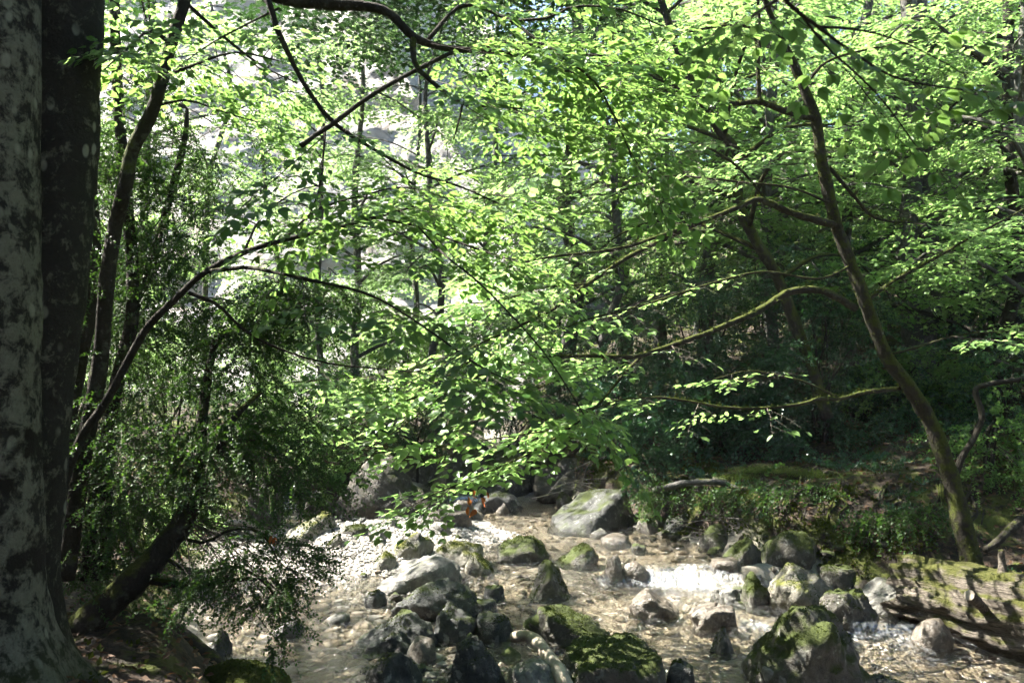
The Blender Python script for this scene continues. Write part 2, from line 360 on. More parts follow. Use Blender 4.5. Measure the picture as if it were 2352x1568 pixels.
def ground_mat():
    m = NT('forest_floor_and_bed'); nz = m.nz(); a = m.attr('bed'); n1 = m.noise(1.7, 5, 0.6); n2_ = m.noise(30, 5, 0.7); n3 = m.noise(9, 5, 0.65)
    vc = m.n('ShaderNodeTexVoronoi'); vc.inputs['Scale'].default_value = 22; m.l(m.pos(), vc.inputs['Vector'])
    bed = m.mix(m.ramp(n3, [(0.35, 0), (0.65, 1)]), (0.25, 0.23, 0.195), (0.37, 0.345, 0.30))
    bed = m.mix(m.math('MULTIPLY', m.ramp(vc.outputs['Distance'], [(0.3, 0), (0.6, 1)]), 0.35), bed, (0.17, 0.15, 0.12))
    bed = m.mix(m.ramp(n1, [(0.52, 0), (0.66, 0.6)]), bed, (0.19, 0.155, 0.105))
    soil = m.mix(n2_, (0.010, 0.008, 0.006), (0.04, 0.032, 0.023))
    lit = m.mix(m.sep(m.vor(38, None, 'F1', 'Color'), 'X'), (0.02, 0.014, 0.01), (0.08, 0.054, 0.038))
    soil = m.mix(m.ramp(n3, [(0.42, 0), (0.55, 1)]), soil, lit)
    moss = m.mix(n2_, (0.02, 0.034, 0.006), (0.11, 0.125, 0.018))
    mf = m.ramp(m.math('ADD', n1, m.math('MULTIPLY', m.math('SUBTRACT', n3, 0.5), 0.5)), [(0.5, 0), (0.6, 1)])
    bank = m.mix(m.math('MULTIPLY', mf, 0.9), soil, moss)
    c = m.mix(a, bank, bed)
    bh = m.math('MULTIPLY', m.math('ADD', n2_, m.math('MULTIPLY', n3, 1.2)), m.math('SUBTRACT', 1.0, m.math('MULTIPLY', a, 0.75)))
    return m.done(m.pbr(c, 0.85, m.bump(bh, 0.8, 0.04), 0.25))
ground = link('ground', me, ground_mat()); ground['kind'] = 'structure'

# ------------------------------------------------------------------ stream water
wx = np.arange(-5.0, 6.6, 0.045); wy = np.arange(3.2, 18.5, 0.05)
wgx, wgy = np.meshgrid(wx, wy)
fast = np.clip(gauss(wgx, wgy, 1.9, 9.2, 1.1, 0.7) + gauss(wgx, wgy, 2.2, 8.2, 0.9, 0.8) + 0.8 * gauss(wgx, wgy, 3.5, 7.1, 0.7, 0.7) + 0.5 * gauss(wgx, wgy, 0.4, 9.2, 1.0, 0.8), 0, 1)
wz = zw(wgx, wgy)
flow = n2(wgx * 1.0 + wgy * 0.45, wgy * 0.8, 0.22, 3, 31)
wz2 = wz + 0.005 * n2(wgx, wgy, 0.3, 3, 33) + 0.022 * fast * flow + 0.006 * fast * n2(wgx, wgy, 0.07, 2, 34)
gyy, gxx = np.gradient(wz, wy, wx); slope = np.hypot(gxx, gyy)
foam = ss(0.35, 0.9, slope) * 0.4
for (px, py, r, a) in ((1540, 1340, 0.26, 0.9), (1600, 1345, 0.36, 1.2), (1660, 1350, 0.25, 0.8), (1730, 1440, 0.2, 0.8), (1990, 1462, 0.25, 0.7),
                       (2060, 1462, 0.22, 0.7), (2120, 1490, 0.2, 0.8), (2180, 1510, 0.3, 0.35), (1240, 1290, 0.2, 0.3), (1330, 1340, 0.25, 0.3), (1180, 1380, 0.15, 0.25), (1640, 1410, 0.4, 0.35), (1340, 1228, 0.2, 0.25)):
    p = ground_at(px, py); foam = foam + 0.2 * a * gauss(wgx, wgy, p[0], p[1], r, r * 0.8)
foam = foam + 0.24 * fast + 0.14 * ss(-0.2, 0.4, flow)  # rapid foam, plus faint white streaks standing in for ripple highlights
keep = (wz2 > height(wgx, wgy) - 0.05) & (np.maximum(XL(wgy) - wgx, wgx - XR(wgy)) < 0.8)
q = grid_quads(len(wx), len(wy)); q = q[keep.ravel()[q].any(1)]
used = np.unique(q); remap = np.full(wgx.size, -1); remap[used] = np.arange(len(used))
me = mesh_np('stream_water', np.stack([wgx, wgy, wz2], -1).reshape(-1, 3)[used], None, remap[q], True)
setattr_f(me, 'foam', np.clip(foam, 0, 1.5).ravel()[used])
def water_mat():
    m = NT('clear_stream_water'); f = m.attr('foam')
    n1 = m.noise(9, 3, 0.5, m.scaled((1, 0.7, 1))); n2_ = m.noise(34, 3, 0.5, m.scaled((1, 0.6, 1)))
    b = m.bump(m.math('ADD', n1, m.math('MULTIPLY', n2_, 0.5)), 1.0, 0.12)
    fr = m.n('ShaderNodeFresnel'); fr.inputs['IOR'].default_value = 1.4; m.l(b, fr.inputs['Normal'])
    tr = m.n('ShaderNodeBsdfTransparent'); tr.inputs[0].default_value = (0.84, 0.80, 0.71, 1)
    gl = m.n('ShaderNodeBsdfGlossy'); gl.inputs['Roughness'].default_value = 0.1; gl.inputs[0].default_value = (1, 1, 1, 1); m.l(b, gl.inputs['Normal'])
    w = m.mixs(m.math('ADD', m.math('MULTIPLY', fr.outputs[0], 1.15), 0.05, True), tr.outputs[0], gl.outputs[0])
    st = m.noise(34, 6, 0.75, m.scaled((1, 0.45, 0.45)), 0.8)
    fm = m.ramp(m.math('MULTIPLY', f, m.math('ADD', m.math('MULTIPLY', st, 3.2), -0.95)), [(0.26, 0), (1.1, 0.62)])
    wh = m.pbr((0.74, 0.76, 0.78), 0.6, m.bump(st, 0.4, 0.02), 0.3)
    return m.done(m.mixs(fm, w, wh))
WATER = water_mat()
water = link('stream_water', me, WATER); water['kind'] = 'structure'
def cascade_mat():
    m = NT('falling_white_water'); uv = m.attr('across'); dn = m.attr('down')
    cb = m.n('ShaderNodeCombineXYZ'); m.l(m.math('MULTIPLY', uv, 26.0), cb.inputs[0]); m.l(m.math('MULTIPLY', dn, 2.2), cb.inputs[1])
    st = m.noise(1.0, 4, 0.65, cb.outputs[0], 0.5)
    tr = m.n('ShaderNodeBsdfTransparent'); tr.inputs[0].default_value = (0.9, 0.92, 0.95, 1)
    gl = m.n('ShaderNodeBsdfGlossy'); gl.inputs['Roughness'].default_value = 0.15
    cl = m.mixs(0.25, tr.outputs[0], gl.outputs[0])
    wh = m.pbr((0.66, 0.70, 0.74), 0.6, m.bump(st, 0.3, 0.012), 0.3)
    cover = m.math('MULTIPLY', m.ramp(st, [(0.42, 0.0), (0.74, 0.75)]), m.attr('thick'), True)
    return m.done(m.mixs(cover, m.mixs(m.math('MULTIPLY', m.attr('thick'), 0.3, True), tr.outputs[0], gl.outputs[0]), wh))
CASC = cascade_mat()
def cascade(name, left, right, dz0, reach, n=(34, 26), seed=1, wob=0.05, grad=(0.8, 0.8)):
    # a sheet of falling water from the lip left-right down by dz0, thrown forward by reach
    a = np.linspace(0, 1, n[0]); b = np.linspace(0, 1, n[1]); A, B = np.meshgrid(a, b)
    L, Rr = np.asarray(left, float), np.asarray(right, float)
    P = L + (Rr - L) * A[..., None]
    jit = n2(A * 7 + seed * 5, B * 0.9, 1.0, 3, seed)
    P[..., 2] -= dz0 * B ** 1.6
    P[..., 1] -= reach * np.sqrt(B) * (0.9 + 0.12 * jit) + 0.3 * wob * jit
    P[..., 2] += 0.006 * jit
    P[..., 0] += (A - 0.5) * 0.35 * np.linalg.norm(Rr - L) * B
    me = mesh_np(name, P.reshape(-1, 3), None, grid_quads(n[0], n[1]), True)
    setattr_f(me, 'across', (A * np.linalg.norm(Rr - L)).ravel()); setattr_f(me, 'down', B.ravel())
    setattr_f(me, 'thick', (ss(0, 0.16, A) * ss(0, 0.16, 1 - A) * ss(0, 0.35, B) * np.clip(grad[0] + (grad[1] - grad[0]) * A, 0.03, 1)).ravel())
    return link(name, me, CASC, water)
cascade('cascade', V(622, 1120, 13.6), V(690, 1108, 13.6), 0.75, 0.35, seed=2)
cascade('cascade', V(1440, 1297, 9.62), V(1655, 1289, 9.62), 0.26, 0.16, (60, 18), seed=4, grad=(-0.15, 0.5))
cascade('cascade', V(1030, 1138, 14.6), V(1100, 1132, 14.6), 0.22, 0.2, seed=5)
cascade('cascade', V(1950, 1420, 7.75), V(2110, 1432, 7.7), 0.2, 0.14, (44, 14), seed=6, grad=(0.35, 0.5))
cascade('cascade', V(1690, 1415, 7.9), V(1760, 1425, 7.85), 0.12, 0.2, (30, 14), seed=7, grad=(0.3, 0.7))

# ------------------------------------------------------------------ cliff behind the trees
cp = np.array([(-60, 16), (-40, 20), (-25, 21), (-14, 21.2), (-7, 21.4), (-2, 21.6), (2.2, 22.2), (4.8, 25), (6.5, 32), (12, 47), (24, 66)], float)
ns_, nh = 420, 190
cl = catmull(np.c_[cp, np.zeros(len(cp))], ns_)[:, :2]
tn = nrm(np.gradient(cl, axis=0)); nn = np.c_[tn[:, 1], -tn[:, 0]]
hh = np.linspace(-3, 27, nh); S, Hh = np.meshgrid(np.arange(ns_), hh)
bx, by = cl[S, 0], cl[S, 1]
pp = np.stack([bx / 3.2, by / 3.2, Hh / 2.1], -1).reshape(-1, 3)
dsp = (fbm(pp, 3, 41) * 0.16 + np.floor(fbm(pp * 1.9, 3, 44) * 5) * 0.06 - np.abs(fbm(pp * np.array((1.6, 1.6, 1.1)), 4, 47)) * 0.3
       + np.abs(fbm(pp * 6.0, 3, 52)) * 0.13).reshape(S.shape) - 0.66 * Hh
P = np.stack([bx + nn[S, 0] * dsp, by + nn[S, 1] * dsp, Hh], -1).reshape(-1, 3)
me = mesh_np('cliff', P, None, grid_quads(ns_, nh), True)
def cliff_mat():
    m = NT('pale_limestone_cliff'); n1 = m.noise(0.5, 6, 0.65); n2_ = m.noise(3.5, 8, 0.78); n3 = m.noise(1.6, 5, 0.6, m.scaled((1, 1, 0.18)))
    c = m.mix(n2_, (0.50, 0.48, 0.46), (0.80, 0.77, 0.73))
    c = m.mix(m.ramp(n3, [(0.52, 0), (0.66, 0.6)]), c, (0.36, 0.35, 0.36))
    c = m.mix(m.ramp(n1, [(0.54, 0), (0.66, 0.6)]), c, (0.50, 0.38, 0.29))
    ck = m.ramp(m.vor(0.9, m.n('ShaderNodeVectorMath').outputs[0] if False else m.scaled((1.0, 1.0, 1.7)), 'DISTANCE_TO_EDGE'), [(0.0, 1), (0.05, 0)]); c = m.mix(m.math('MULTIPLY', ck, m.noise(1.3, 3, 0.5)), c, (0.12, 0.11, 0.105))
    gv = m.ramp(m.noise(1.1, 7, 0.75), [(0.58, 0), (0.63, 1)]); c = m.mix(m.math('MULTIPLY', gv, 0.8), c, (0.10, 0.14, 0.05))
    return m.done(m.pbr(c, 0.9, m.bump(n2_, 1.0, 0.35), 0.15))
cliff = link('cliff', me, cliff_mat()); cliff['kind'] = 'structure'

# ------------------------------------------------------------------ boulders
def ico(sub):
    import bmesh
    bm = bmesh.new(); bmesh.ops.create_icosphere(bm, subdivisions=sub, radius=1); bm.verts.ensure_lookup_table()
    v = np.array([x.co[:] for x in bm.verts]); f = np.array([[x.index for x in p.verts] for p in bm.faces]); bm.free(); return v, f
ICO = {k: ico(k) for k in (1, 2, 3, 4, 5)}
STYLE = {
    'round': (11, 0.74, 1.0, 30, []),
    'block': (9, 0.62, 0.95, 60, []),
    'flat': (8, 0.72, 1.0, 40, [((0, -0.05, 1), 0.55)]),
    'slab': (5, 0.85, 1.0, 70, [((0.02, -0.10, 1), 0.55), ((0.05, -1, -0.05), 0.7)]),
    'point': (7, 0.7, 0.95, 50, [((-0.8, -0.2, 0.62), 0.52), ((0.8, -0.25, 0.6), 0.55)]),
    'wedge': (5, 0.85, 1.0, 60, [((-0.34, -0.16, 1), 0.34), ((0.75, -0.7, 0.3), 0.6)]),
    'ridge': (7, 0.75, 1.0, 50, [((-0.35, -0.7, 0.8), 0.55), ((0.3, 0.6, 0.8), 0.6)]),
    'rampL': (6, 0.75, 1.0, 55, [((-0.62, -0.15, 0.9), 0.5)]),
    'rampR': (6, 0.75, 1.0, 55, [((0.62, -0.15, 0.9), 0.5)]),
}
def rock_shape(style, seed, sub=4, rough=1.0):
    d, f = ICO[sub]; r_ = np.random.default_rng(seed); n, lo, hi, k, extra = STYLE[style]
    N = nrm(r_.normal(size=(n, 3))); O = r_.uniform(lo, hi, n)
    N = np.vstack([N] + [nrm(np.array(e[0], float))[None] for e in extra]); O = np.concatenate([O, [e[1] for e in extra]])
    dd = d @ N.T; inv = np.maximum(dd, 1e-3) / O[None]
    inv = np.concatenate([inv, np.full((len(d), 1), 1 / 1.06)], 1)
    r = 1 / ((inv ** (k * 0.55)).sum(1) ** (1 / (k * 0.55)))
    p = d * r[:, None]
    q = p + seed * 3.7
    r2 = 1 + rough * (0.12 * fbm(q * 1.6, 3, seed) + 0.05 * fbm(q * 5, 3, seed + 3) + 0.028 * fbm(q * 12, 3, seed + 5) - 0.08 * np.abs(fbm(q * 2.4, 3, seed + 8)) + 0.02 * np.floor(fbm(q * 2.1, 2, seed + 11) * 3))
    return p * r2[:, None], f
ROCKS = []
def rock(x0, x1, yt, yb, style, mat, label, seed=None, depth=0.8, name='boulder', sub=4, sink=0.45, rough=1.0, Y=None, group=None, turn=0.0):
    seed = seed if seed is not None else int(x0 * 7 + yb) % 997
    b = ground_at((x0 + x1) / 2, min(yb, 1640)) if Y is None else V((x0 + x1) / 2, yb, Y)
    if yb > 1566 and Y is None:
        b = ground_at((x0 + x1) / 2, yb, y0=3.5)
    W = (x1 - x0) / FPX * b[1]; D = W * depth; W *= (b[1] + D * 0.4) / b[1]
    sl = (CAM[2] - b[2]) / b[1]
    H = max((yb - yt) / FPX * b[1] - 0.45 * D * sl, 0.22 * (yb - yt) / FPX * b[1] + 0.03)
    H *= 1.1
    p, f = rock_shape(style, seed, sub, rough)
    c, s = math.cos(turn), math.sin(turn); p = np.stack([p[:, 0] * c - p[:, 1] * s, p[:, 0] * s + p[:, 1] * c, p[:, 2]], 1)
    lo, hi = p.min(0), p.max(0); p[:, 0] = (p[:, 0] - (lo[0] + hi[0]) / 2) / (hi[0] - lo[0]) * W
    p[:, 1] = (p[:, 1] - (lo[1] + hi[1]) / 2) / (hi[1] - lo[1]) * D
    p[:, 2] = np.where(p[:, 2] > 0, p[:, 2] / hi[2] * H, p[:, 2] / -lo[2] * (H * sink + 0.08))
    p = p + np.array((b[0], b[1] + D * 0.42, b[2] - 0.01))
    me = mesh_np(name, p, f, None, True); o = link(name, me, mat); rebase(o, (b[0], b[1] + D * 0.42, b[2]))
    tag(o, label, 'rock' if name != 'moss_mound' else 'mound', group); ROCKS.append((o, p, f)); return o
RS = [
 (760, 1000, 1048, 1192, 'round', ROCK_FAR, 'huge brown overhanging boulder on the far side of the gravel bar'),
 (905, 1000, 1040, 1105, 'block', ROCK_M, 'mossy block leaning against the back of the huge brown boulder'),
 (1022, 1232, 1022, 1135, 'ridge', ROCK_M, 'broad dark mossy boulder blocking the far end of the stream'),
 (1150, 1262, 1012, 1085, 'block', ROCK_D, 'lichen speckled dark boulder behind the hanging bright leaf spray'),
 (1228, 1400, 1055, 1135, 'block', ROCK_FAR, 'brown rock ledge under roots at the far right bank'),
 (1020, 1092, 1150, 1192, 'block', ROCK_B, 'brown wet rock just below the far little cascade'),
 (1084, 1200, 1130, 1174, 'round', ROCK_D, 'long low dark rock in the far pool beside the cascade'),
 (1138, 1170, 1155, 1178, 'round', ROCK_B, 'small grey stone sitting in front of the long dark far rock'),
 (975, 1082, 1172, 1210, 'flat', ROCK_B, 'flat brown rock at the upper tip of the gravel bar'),
 (985, 1036, 1198, 1226, 'round', ROCK_P, 'pale grey round stone at the water edge of the gravel bar'),
 (884, 916, 1178, 1212, 'point', ROCK_P, 'pointed pale stone standing alone on the gravel bar'),
 (1262, 1478, 1128, 1222, 'wedge', ROCK_D, 'large slab rock with sunlit flat top and dark mossy right face'),
 (1466, 1526, 1158, 1196, 'block', ROCK_M, 'mossy block right behind the large slab rock'),
 (1468, 1540, 1188, 1222, 'flat', ROCK_M, 'flat pale fronted mossy rock right of the large slab'),
 (1530, 1606, 1182, 1220, 'block', ROCK_D, 'dark angular rock at the foot of the right bank'),
 (1278, 1322, 1132, 1162, 'round', ROCK_M, 'small round mossy stone behind the large slab rock'),
 (1355, 1400, 1212, 1228, 'round', ROCK_P, 'small white stone at the near foot of the large slab'),
 (885, 992, 1222, 1284, 'block', ROCK_Y, 'square brown mossed rock in the middle of the gravel bar'),
 (842, 898, 1217, 1252, 'point', ROCK_P, 'grey angular rock left of the square brown rock'),
 (780, 848, 1205, 1232, 'flat', ROCK_M, 'low greenish rock at the back of the gravel bar'),
 (840, 910, 1268, 1310, 'rampL', ROCK_Y, 'sunlit sloping rock with mossy shaded right end on gravel'),
 (988, 1108, 1245, 1302, 'round', ROCK_Y, 'sunlit pale yellow mossed rock beside the water'),
 (1066, 1138, 1270, 1318, 'rampR', ROCK_Y, 'small striped mossy rock dipping into the water'),
 (1142, 1262, 1233, 1288, 'round', ROCK_M, 'rounded green mossed rock parting the mid stream'),
 (1268, 1376, 1250, 1298, 'rampL', ROCK_M, 'angular brown rock with a raised right end in mid stream'),
 (1380, 1452, 1226, 1248, 'flat', ROCK_B, 'low brown crusted rock barely above the upper pool'),
 (1212, 1318, 1293, 1370, 'point', ROCK_M, 'mossy pyramid shaped rock standing in the stream'),
 (832, 1056, 1273, 1358, 'rampL', ROCK_P, 'big pale rock with a blazing sunlit left slope'),
 (888, 1094, 1330, 1424, 'round', ROCK_D, 'biggest smooth dark boulder in the middle of the row'),
 (793, 992, 1412, 1502, 'rampL', ROCK_D, 'long wet black rock with a low left nose'),
 (984, 1092, 1392, 1472, 'block', ROCK_D, 'blue grey wet block in front of the smooth dark boulder'),
 (1088, 1178, 1411, 1472, 'flat', ROCK_D, 'dark flat topped rock left of the stick end'),
 (1022, 1158, 1462, 1585, 'block', ROCK_D, 'rough craggy dark rock at the bottom centre edge'),
 (832, 965, 1497, 1590, 'round', ROCK_D, 'dark green wet rock at the bottom edge beside the clear pool'),
 (1206, 1418, 1393, 1482, 'rampR', ROCK_M, 'wide mossy boulder sloping right behind the pale stick'),
 (1290, 1544, 1474, 1600, 'slab', ROCK_M, 'flat topped mossy slab with dark upright front'),
 (1160, 1335, 1520, 1610, 'round', ROCK_P, 'blue grey smooth rock under the pale stick'),
 (1386, 1440, 1278, 1336, 'round', ROCK_B, 'brown wet rock at the left end of the main cascade'),
 (1428, 1500, 1290, 1330, 'round', ROCK_B, 'smooth brown lip stone under the main cascade'),
 (1640, 1720, 1282, 1312, 'flat', ROCK_B, 'brown rough ledge at the right end of the main cascade'),
 (1452, 1568, 1352, 1418, 'rampR', ROCK_B, 'low wet grey rock with water sliding over it'),
 (1590, 1700, 1390, 1440, 'flat', ROCK_B, 'submerged brown rock humping the rapid'),
 (1640, 1745, 1345, 1385, 'flat', ROCK_P, 'sunlit wet stone at the right side of the cascade pool'),
 (1756, 2028, 1398, 1605, 'block', ROCK_M, 'largest near boulder with moss cap and black front'),
 (1764, 1944, 1298, 1402, 'round', ROCK_Y, 'big smooth rounded boulder with dappled pale top'),
 (1896, 2030, 1356, 1448, 'round', ROCK_M, 'olive mossed boulder right behind the largest near boulder'),
 (1710, 1772, 1318, 1392, 'round', ROCK_M, 'mossy rock wedged left of the smooth rounded boulder'),
 (1752, 1890, 1222, 1308, 'block', ROCK_M, 'grey green rock at the foot of the bank behind the smooth boulder'),
 (1664, 1760, 1238, 1298, 'rampL', ROCK_M, 'bright mossed rock beside the top of the main cascade'),
 (1610, 1700, 1206, 1260, 'round', ROCK_M, 'dark round mossy rock at the right edge of the upper pool'),
 (1890, 2002, 1292, 1352, 'flat', ROCK_M, 'rock ledge with a sunlit mossy rim below the bank'),
 (1960, 2118, 1328, 1412, 'rampL', ROCK_P, 'pale dappled limestone slab next to the broken log end'),
 (2112, 2200, 1422, 1494, 'round', ROCK_B, 'round brown rock under the fallen log'),
 (2000, 2098, 1548, 1605, 'round', ROCK_D, 'small dark dome of rock at the lower right edge'),
 (1755, 1885, 1522, 1605, 'flat', ROCK_P, 'low grey rock at the bottom edge left of the largest boulder'),
 (1636, 1696, 1442, 1498, 'point', ROCK_D, 'small dark blue grey rock beside the rapid'),
 (1535, 1600, 1520, 1575, 'flat', ROCK_D, 'dark clod of rock right of the mossy slab'),
 (460, 528, 1446, 1506, 'point', ROCK_D, 'pointed dark stone at the left edge of the clear pool'),
 (612, 690, 1418, 1462, 'rampL', ROCK_P, 'half shaded pale stone lying in the clear pool'),
 (740, 800, 1405, 1428, 'rampL', ROCK_P, 'small white topped stone further up the clear pool'),
 (632, 764, 1178, 1248, 'wedge', ROCK_Y, 'yellow mossed angular rock below the left waterfall'),
 (740, 788, 1226, 1258, 'rampL', ROCK_Y, 'little yellow mossed stone at the left tip of the gravel bar'),
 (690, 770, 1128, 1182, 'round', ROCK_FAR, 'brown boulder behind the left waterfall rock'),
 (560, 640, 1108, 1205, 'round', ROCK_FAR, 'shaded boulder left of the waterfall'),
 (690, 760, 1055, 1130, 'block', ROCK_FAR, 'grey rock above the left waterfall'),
 (835, 885, 1355, 1392, 'round', ROCK_D, 'small black stone left of the smooth dark boulder'),
 (1070, 1140, 1376, 1396, 'flat', ROCK_D, 'low wet stone in the shallow water'),
 (930, 1000, 1465, 1520, 'round', ROCK_B, 'small brown stones gap rock between the wet dark rocks'),
 (1110, 1160, 1345, 1378, 'flat', ROCK_D, 'small white flecked wet stone in the riffle'),
]
for i, r_ in enumerate(RS):
    big = (r_[1] - r_[0]) > 95
    rock(*r_, seed=100 + i * 7, sub=5 if big and r_[3] > 1380 else 4 if big else 3, depth=0.95 if r_[4] in ('slab', 'wedge') else 0.78)
rock(425, 640, 1518, 1640, 'round', bark_mossy('moss_mat', 1.3), 'dark green moss covered mound at the bottom left', seed=5, name='moss_mound', Y=5.6, depth=0.9)

# ------------------------------------------------------------------ cobbles on the bed, gravel on the bar
RB = np.array([np.r_[p.min(0)[:2] + 0.05, p.max(0)[:2] - 0.05] for (o, p, f) in ROCKS])
def in_rock(x, y): return bool(((RB[:, 0] < x) & (x < RB[:, 2]) & (RB[:, 1] < y) & (y < RB[:, 3])).any())
def cobble_mesh(k):
    d, f = ICO[2]; q = d * np.array((1, 0.75, 0.42)); q = q * (1 + 0.14 * fbm(d * 1.6 + k * 9, 2, 60 + k) + 0.05 * fbm(d * 4 + k * 5, 2, 70 + k))[:, None]
    q[:, 2] = np.clip(q[:, 2], -0.3, 0.36); return q, f
CM = [cobble_mesh(k) for k in range(7)]
cand = []
for i in range(9000):
    y = 5.3 + 8.5 * R.random() ** 1.5; x = XL(y) + (XR(y) - XL(y)) * R.random()
    if x < -0.2 or R.random() < 0.16: cand.append((x, y))
cand = np.array(cand); ch = height(cand[:, 0], cand[:, 1])
bar = gauss(cand[:, 0], cand[:, 1], -2.05, 10.9, 1.3, 1.2)
okc = (bar < 0.35); cand = cand[okc]; ch = ch[okc]
csz = 0.028 + 0.085 * R.random(len(cand)) ** 2.2 * np.where(cand[:, 0] < -0.5, 1.15, 0.8)
sx, sy, dep = proj(np.c_[cand, ch]); vis = (sx > -20) & (sx < 2372) & (sy < 1600) & (sy > 900)
pl = np.stack([R.uniform(-3.4, -0.5, 3000), R.uniform(5.7, 9.5, 3000)], 1); pl = pl[(pl[:, 0] > XL(pl[:, 1]) + 0.05) & (pl[:, 1] < 8.9)]
cand = np.vstack([cand, pl]); ch = height(cand[:, 0], cand[:, 1]); csz = np.r_[csz, 0.042 + 0.085 * R.random(len(pl)) ** 1.6]
wet = ch < zw(cand[:, 0], cand[:, 1]) - 0.045; cand, ch, csz = cand[wet], ch[wet], csz[wet]
sx, sy, dep = proj(np.c_[cand, ch]); vis = (sx > -20) & (sx < 2372) & (sy < 1600) & (sy > 900)
order = np.argsort(-csz / dep * vis * (1 + 0.7 * (sx < 950)))
cmesh = [mesh_np('cobble', q, f, None, True) for q, f in CM]
for m_ in cmesh: m_.materials.append(COBBLE)
npl = 0; rest = MB(); placed = []
for j in order:
    x, y, s = cand[j, 0], cand[j, 1], csz[j]
    if not vis[j] or in_rock(x, y): continue
    if placed and s > 0.045:
        pa = np.array(placed[-900:]); 
        if (np.hypot(pa[:, 0] - x, pa[:, 1] - y) < 0.66 * (pa[:, 2] + s)).any(): continue
    a = R.normal(0.1, 0.6); tl = R.normal(0, 0.16, 2); z = ch[j] + s * 0.12
    placed.append((x, y, s))
    if npl < 300:
        o = bpy.data.objects.new('cobble', cmesh[j % 7]); COL.objects.link(o); o.parent = ground
        o.location = (x, y, z); o.scale = (s, s, s * R.uniform(0.7, 1.2)); o.rotation_euler = (tl[0], tl[1], a); npl += 1
    else:
        q, f = CM[j % 7] if s > 0.06 else (None, None)
        if q is None: 
            d1, f = ICO[1]; q = d1 * np.array((1, 0.78, 0.45))
        c, sn = math.cos(a), math.sin(a)
        rest.add(np.c_[(q[:, 0] * c - q[:, 1] * sn) * s + x, (q[:, 0] * sn + q[:, 1] * c) * s + y, q[:, 2] * s + z + s * 0.5 * (q[:, 0] * tl[0])], None, f)
    if len(placed) > 3600: break
rest.build('small_cobbles', COBBLE, ground, True, 'stuff')
smesh = []
for k in range(6):
    q_, f_ = rock_shape('block', 700 + k, 3, 1.2); m_ = mesh_np('stone', q_, f_, None, True); m_.materials.append((ROCK_D, ROCK_M, ROCK_B)[k % 3]); smesh.append(m_)
STN = [(-0.7, 6.4, 0.45, 0.5, 26), (-1.0, 8.9, 0.4, 0.5, 14), (3.1, 9.7, 0.5, 0.3, 14), (-1.6, 11.8, 0.9, 0.5, 22), (2.8, 11.1, 0.6, 0.4, 12), (3.9, 9.5, 0.5, 0.3, 14)]
for (cx, cy_, sx_, sy_, n_) in STN:
    for k in range(n_):
        x, y = R.normal(cx, sx_), R.normal(cy_, sy_); s_ = 0.03 + 0.10 * R.random() ** 2
        if y < 5.6 or in_rock(x, y): continue
        o = bpy.data.objects.new('stone', smesh[k % 6]); COL.objects.link(o); o.parent = ground; z = gz(x, y)
        o.location = (x, y, z + s_ * 0.25); o.scale = (s_, s_ * R.uniform(0.7, 1), s_ * R.uniform(0.5, 0.9)); o.rotation_euler = (R.normal(0, 0.3), R.normal(0, 0.3), R.uniform(0, 6.28))
OCTA = (np.array([(1, 0, 0), (-1, 0, 0), (0, 1, 0), (0, -1, 0), (0, 0, 1), (0, 0, -1)], float), np.array([(0, 2, 4), (2, 1, 4), (1, 3, 4), (3, 0, 4), (2, 0, 5), (1, 2, 5), (3, 1, 5), (0, 3, 5)]))
def scatter_pebbles(n, fx, s0, s1, name, mat, seed):
    r_ = np.random.default_rng(seed); x, y = fx(r_, n); z = height(x, y)
    s = s0 + (s1 - s0) * r_.random(n) ** 4; d, f = OCTA if n > 5000 else ICO[1]; k = len(d)
    sc = np.stack([s * r_.uniform(0.8, 1.3, n), s * r_.uniform(0.7, 1.0, n), s * r_.uniform(0.4, 0.75, n)], 1)
    a = r_.uniform(0, 6.28, n); c, sn = np.cos(a), np.sin(a)
    q = d[None] * sc[:, None] * (1 + 0.25 * r_.uniform(-1, 1, (n, k, 1)))
    vx = q[..., 0] * c[:, None] - q[..., 1] * sn[:, None] + x[:, None]; vy = q[..., 0] * sn[:, None] + q[..., 1] * c[:, None] + y[:, None]
    vz = q[..., 2] + (z + s * 0.25)[:, None]
    v = np.stack([vx, vy, vz], -1).reshape(-1, 3); t = (f[None] + (np.arange(n) * k)[:, None, None]).reshape(-1, 3)
    return link(name, mesh_np(name, v, t, None, False), mat, ground, 'stuff')
scatter_pebbles(24000, lambda r_, n: (r_.normal(-1.9, 0.85, n), r_.normal(10.7, 0.9, n)), 0.007, 0.045, 'bar_gravel', GRAVEL, 3)
scatter_pebbles(2600, lambda r_, n: (r_.normal(-0.6, 0.5, n), r_.uniform(6, 9.6, n)), 0.008, 0.05, 'gravel_between_rocks', COBBLE, 4)
def bankx(r_, n):
    y = r_.uniform(9.5, 13.5, n); return XR(y) + r_.uniform(-0.4, 0.7, n), y
scatter_pebbles(200, bankx, 0.015, 0.13, 'bank_foot_stones', ROCK_M, 5)

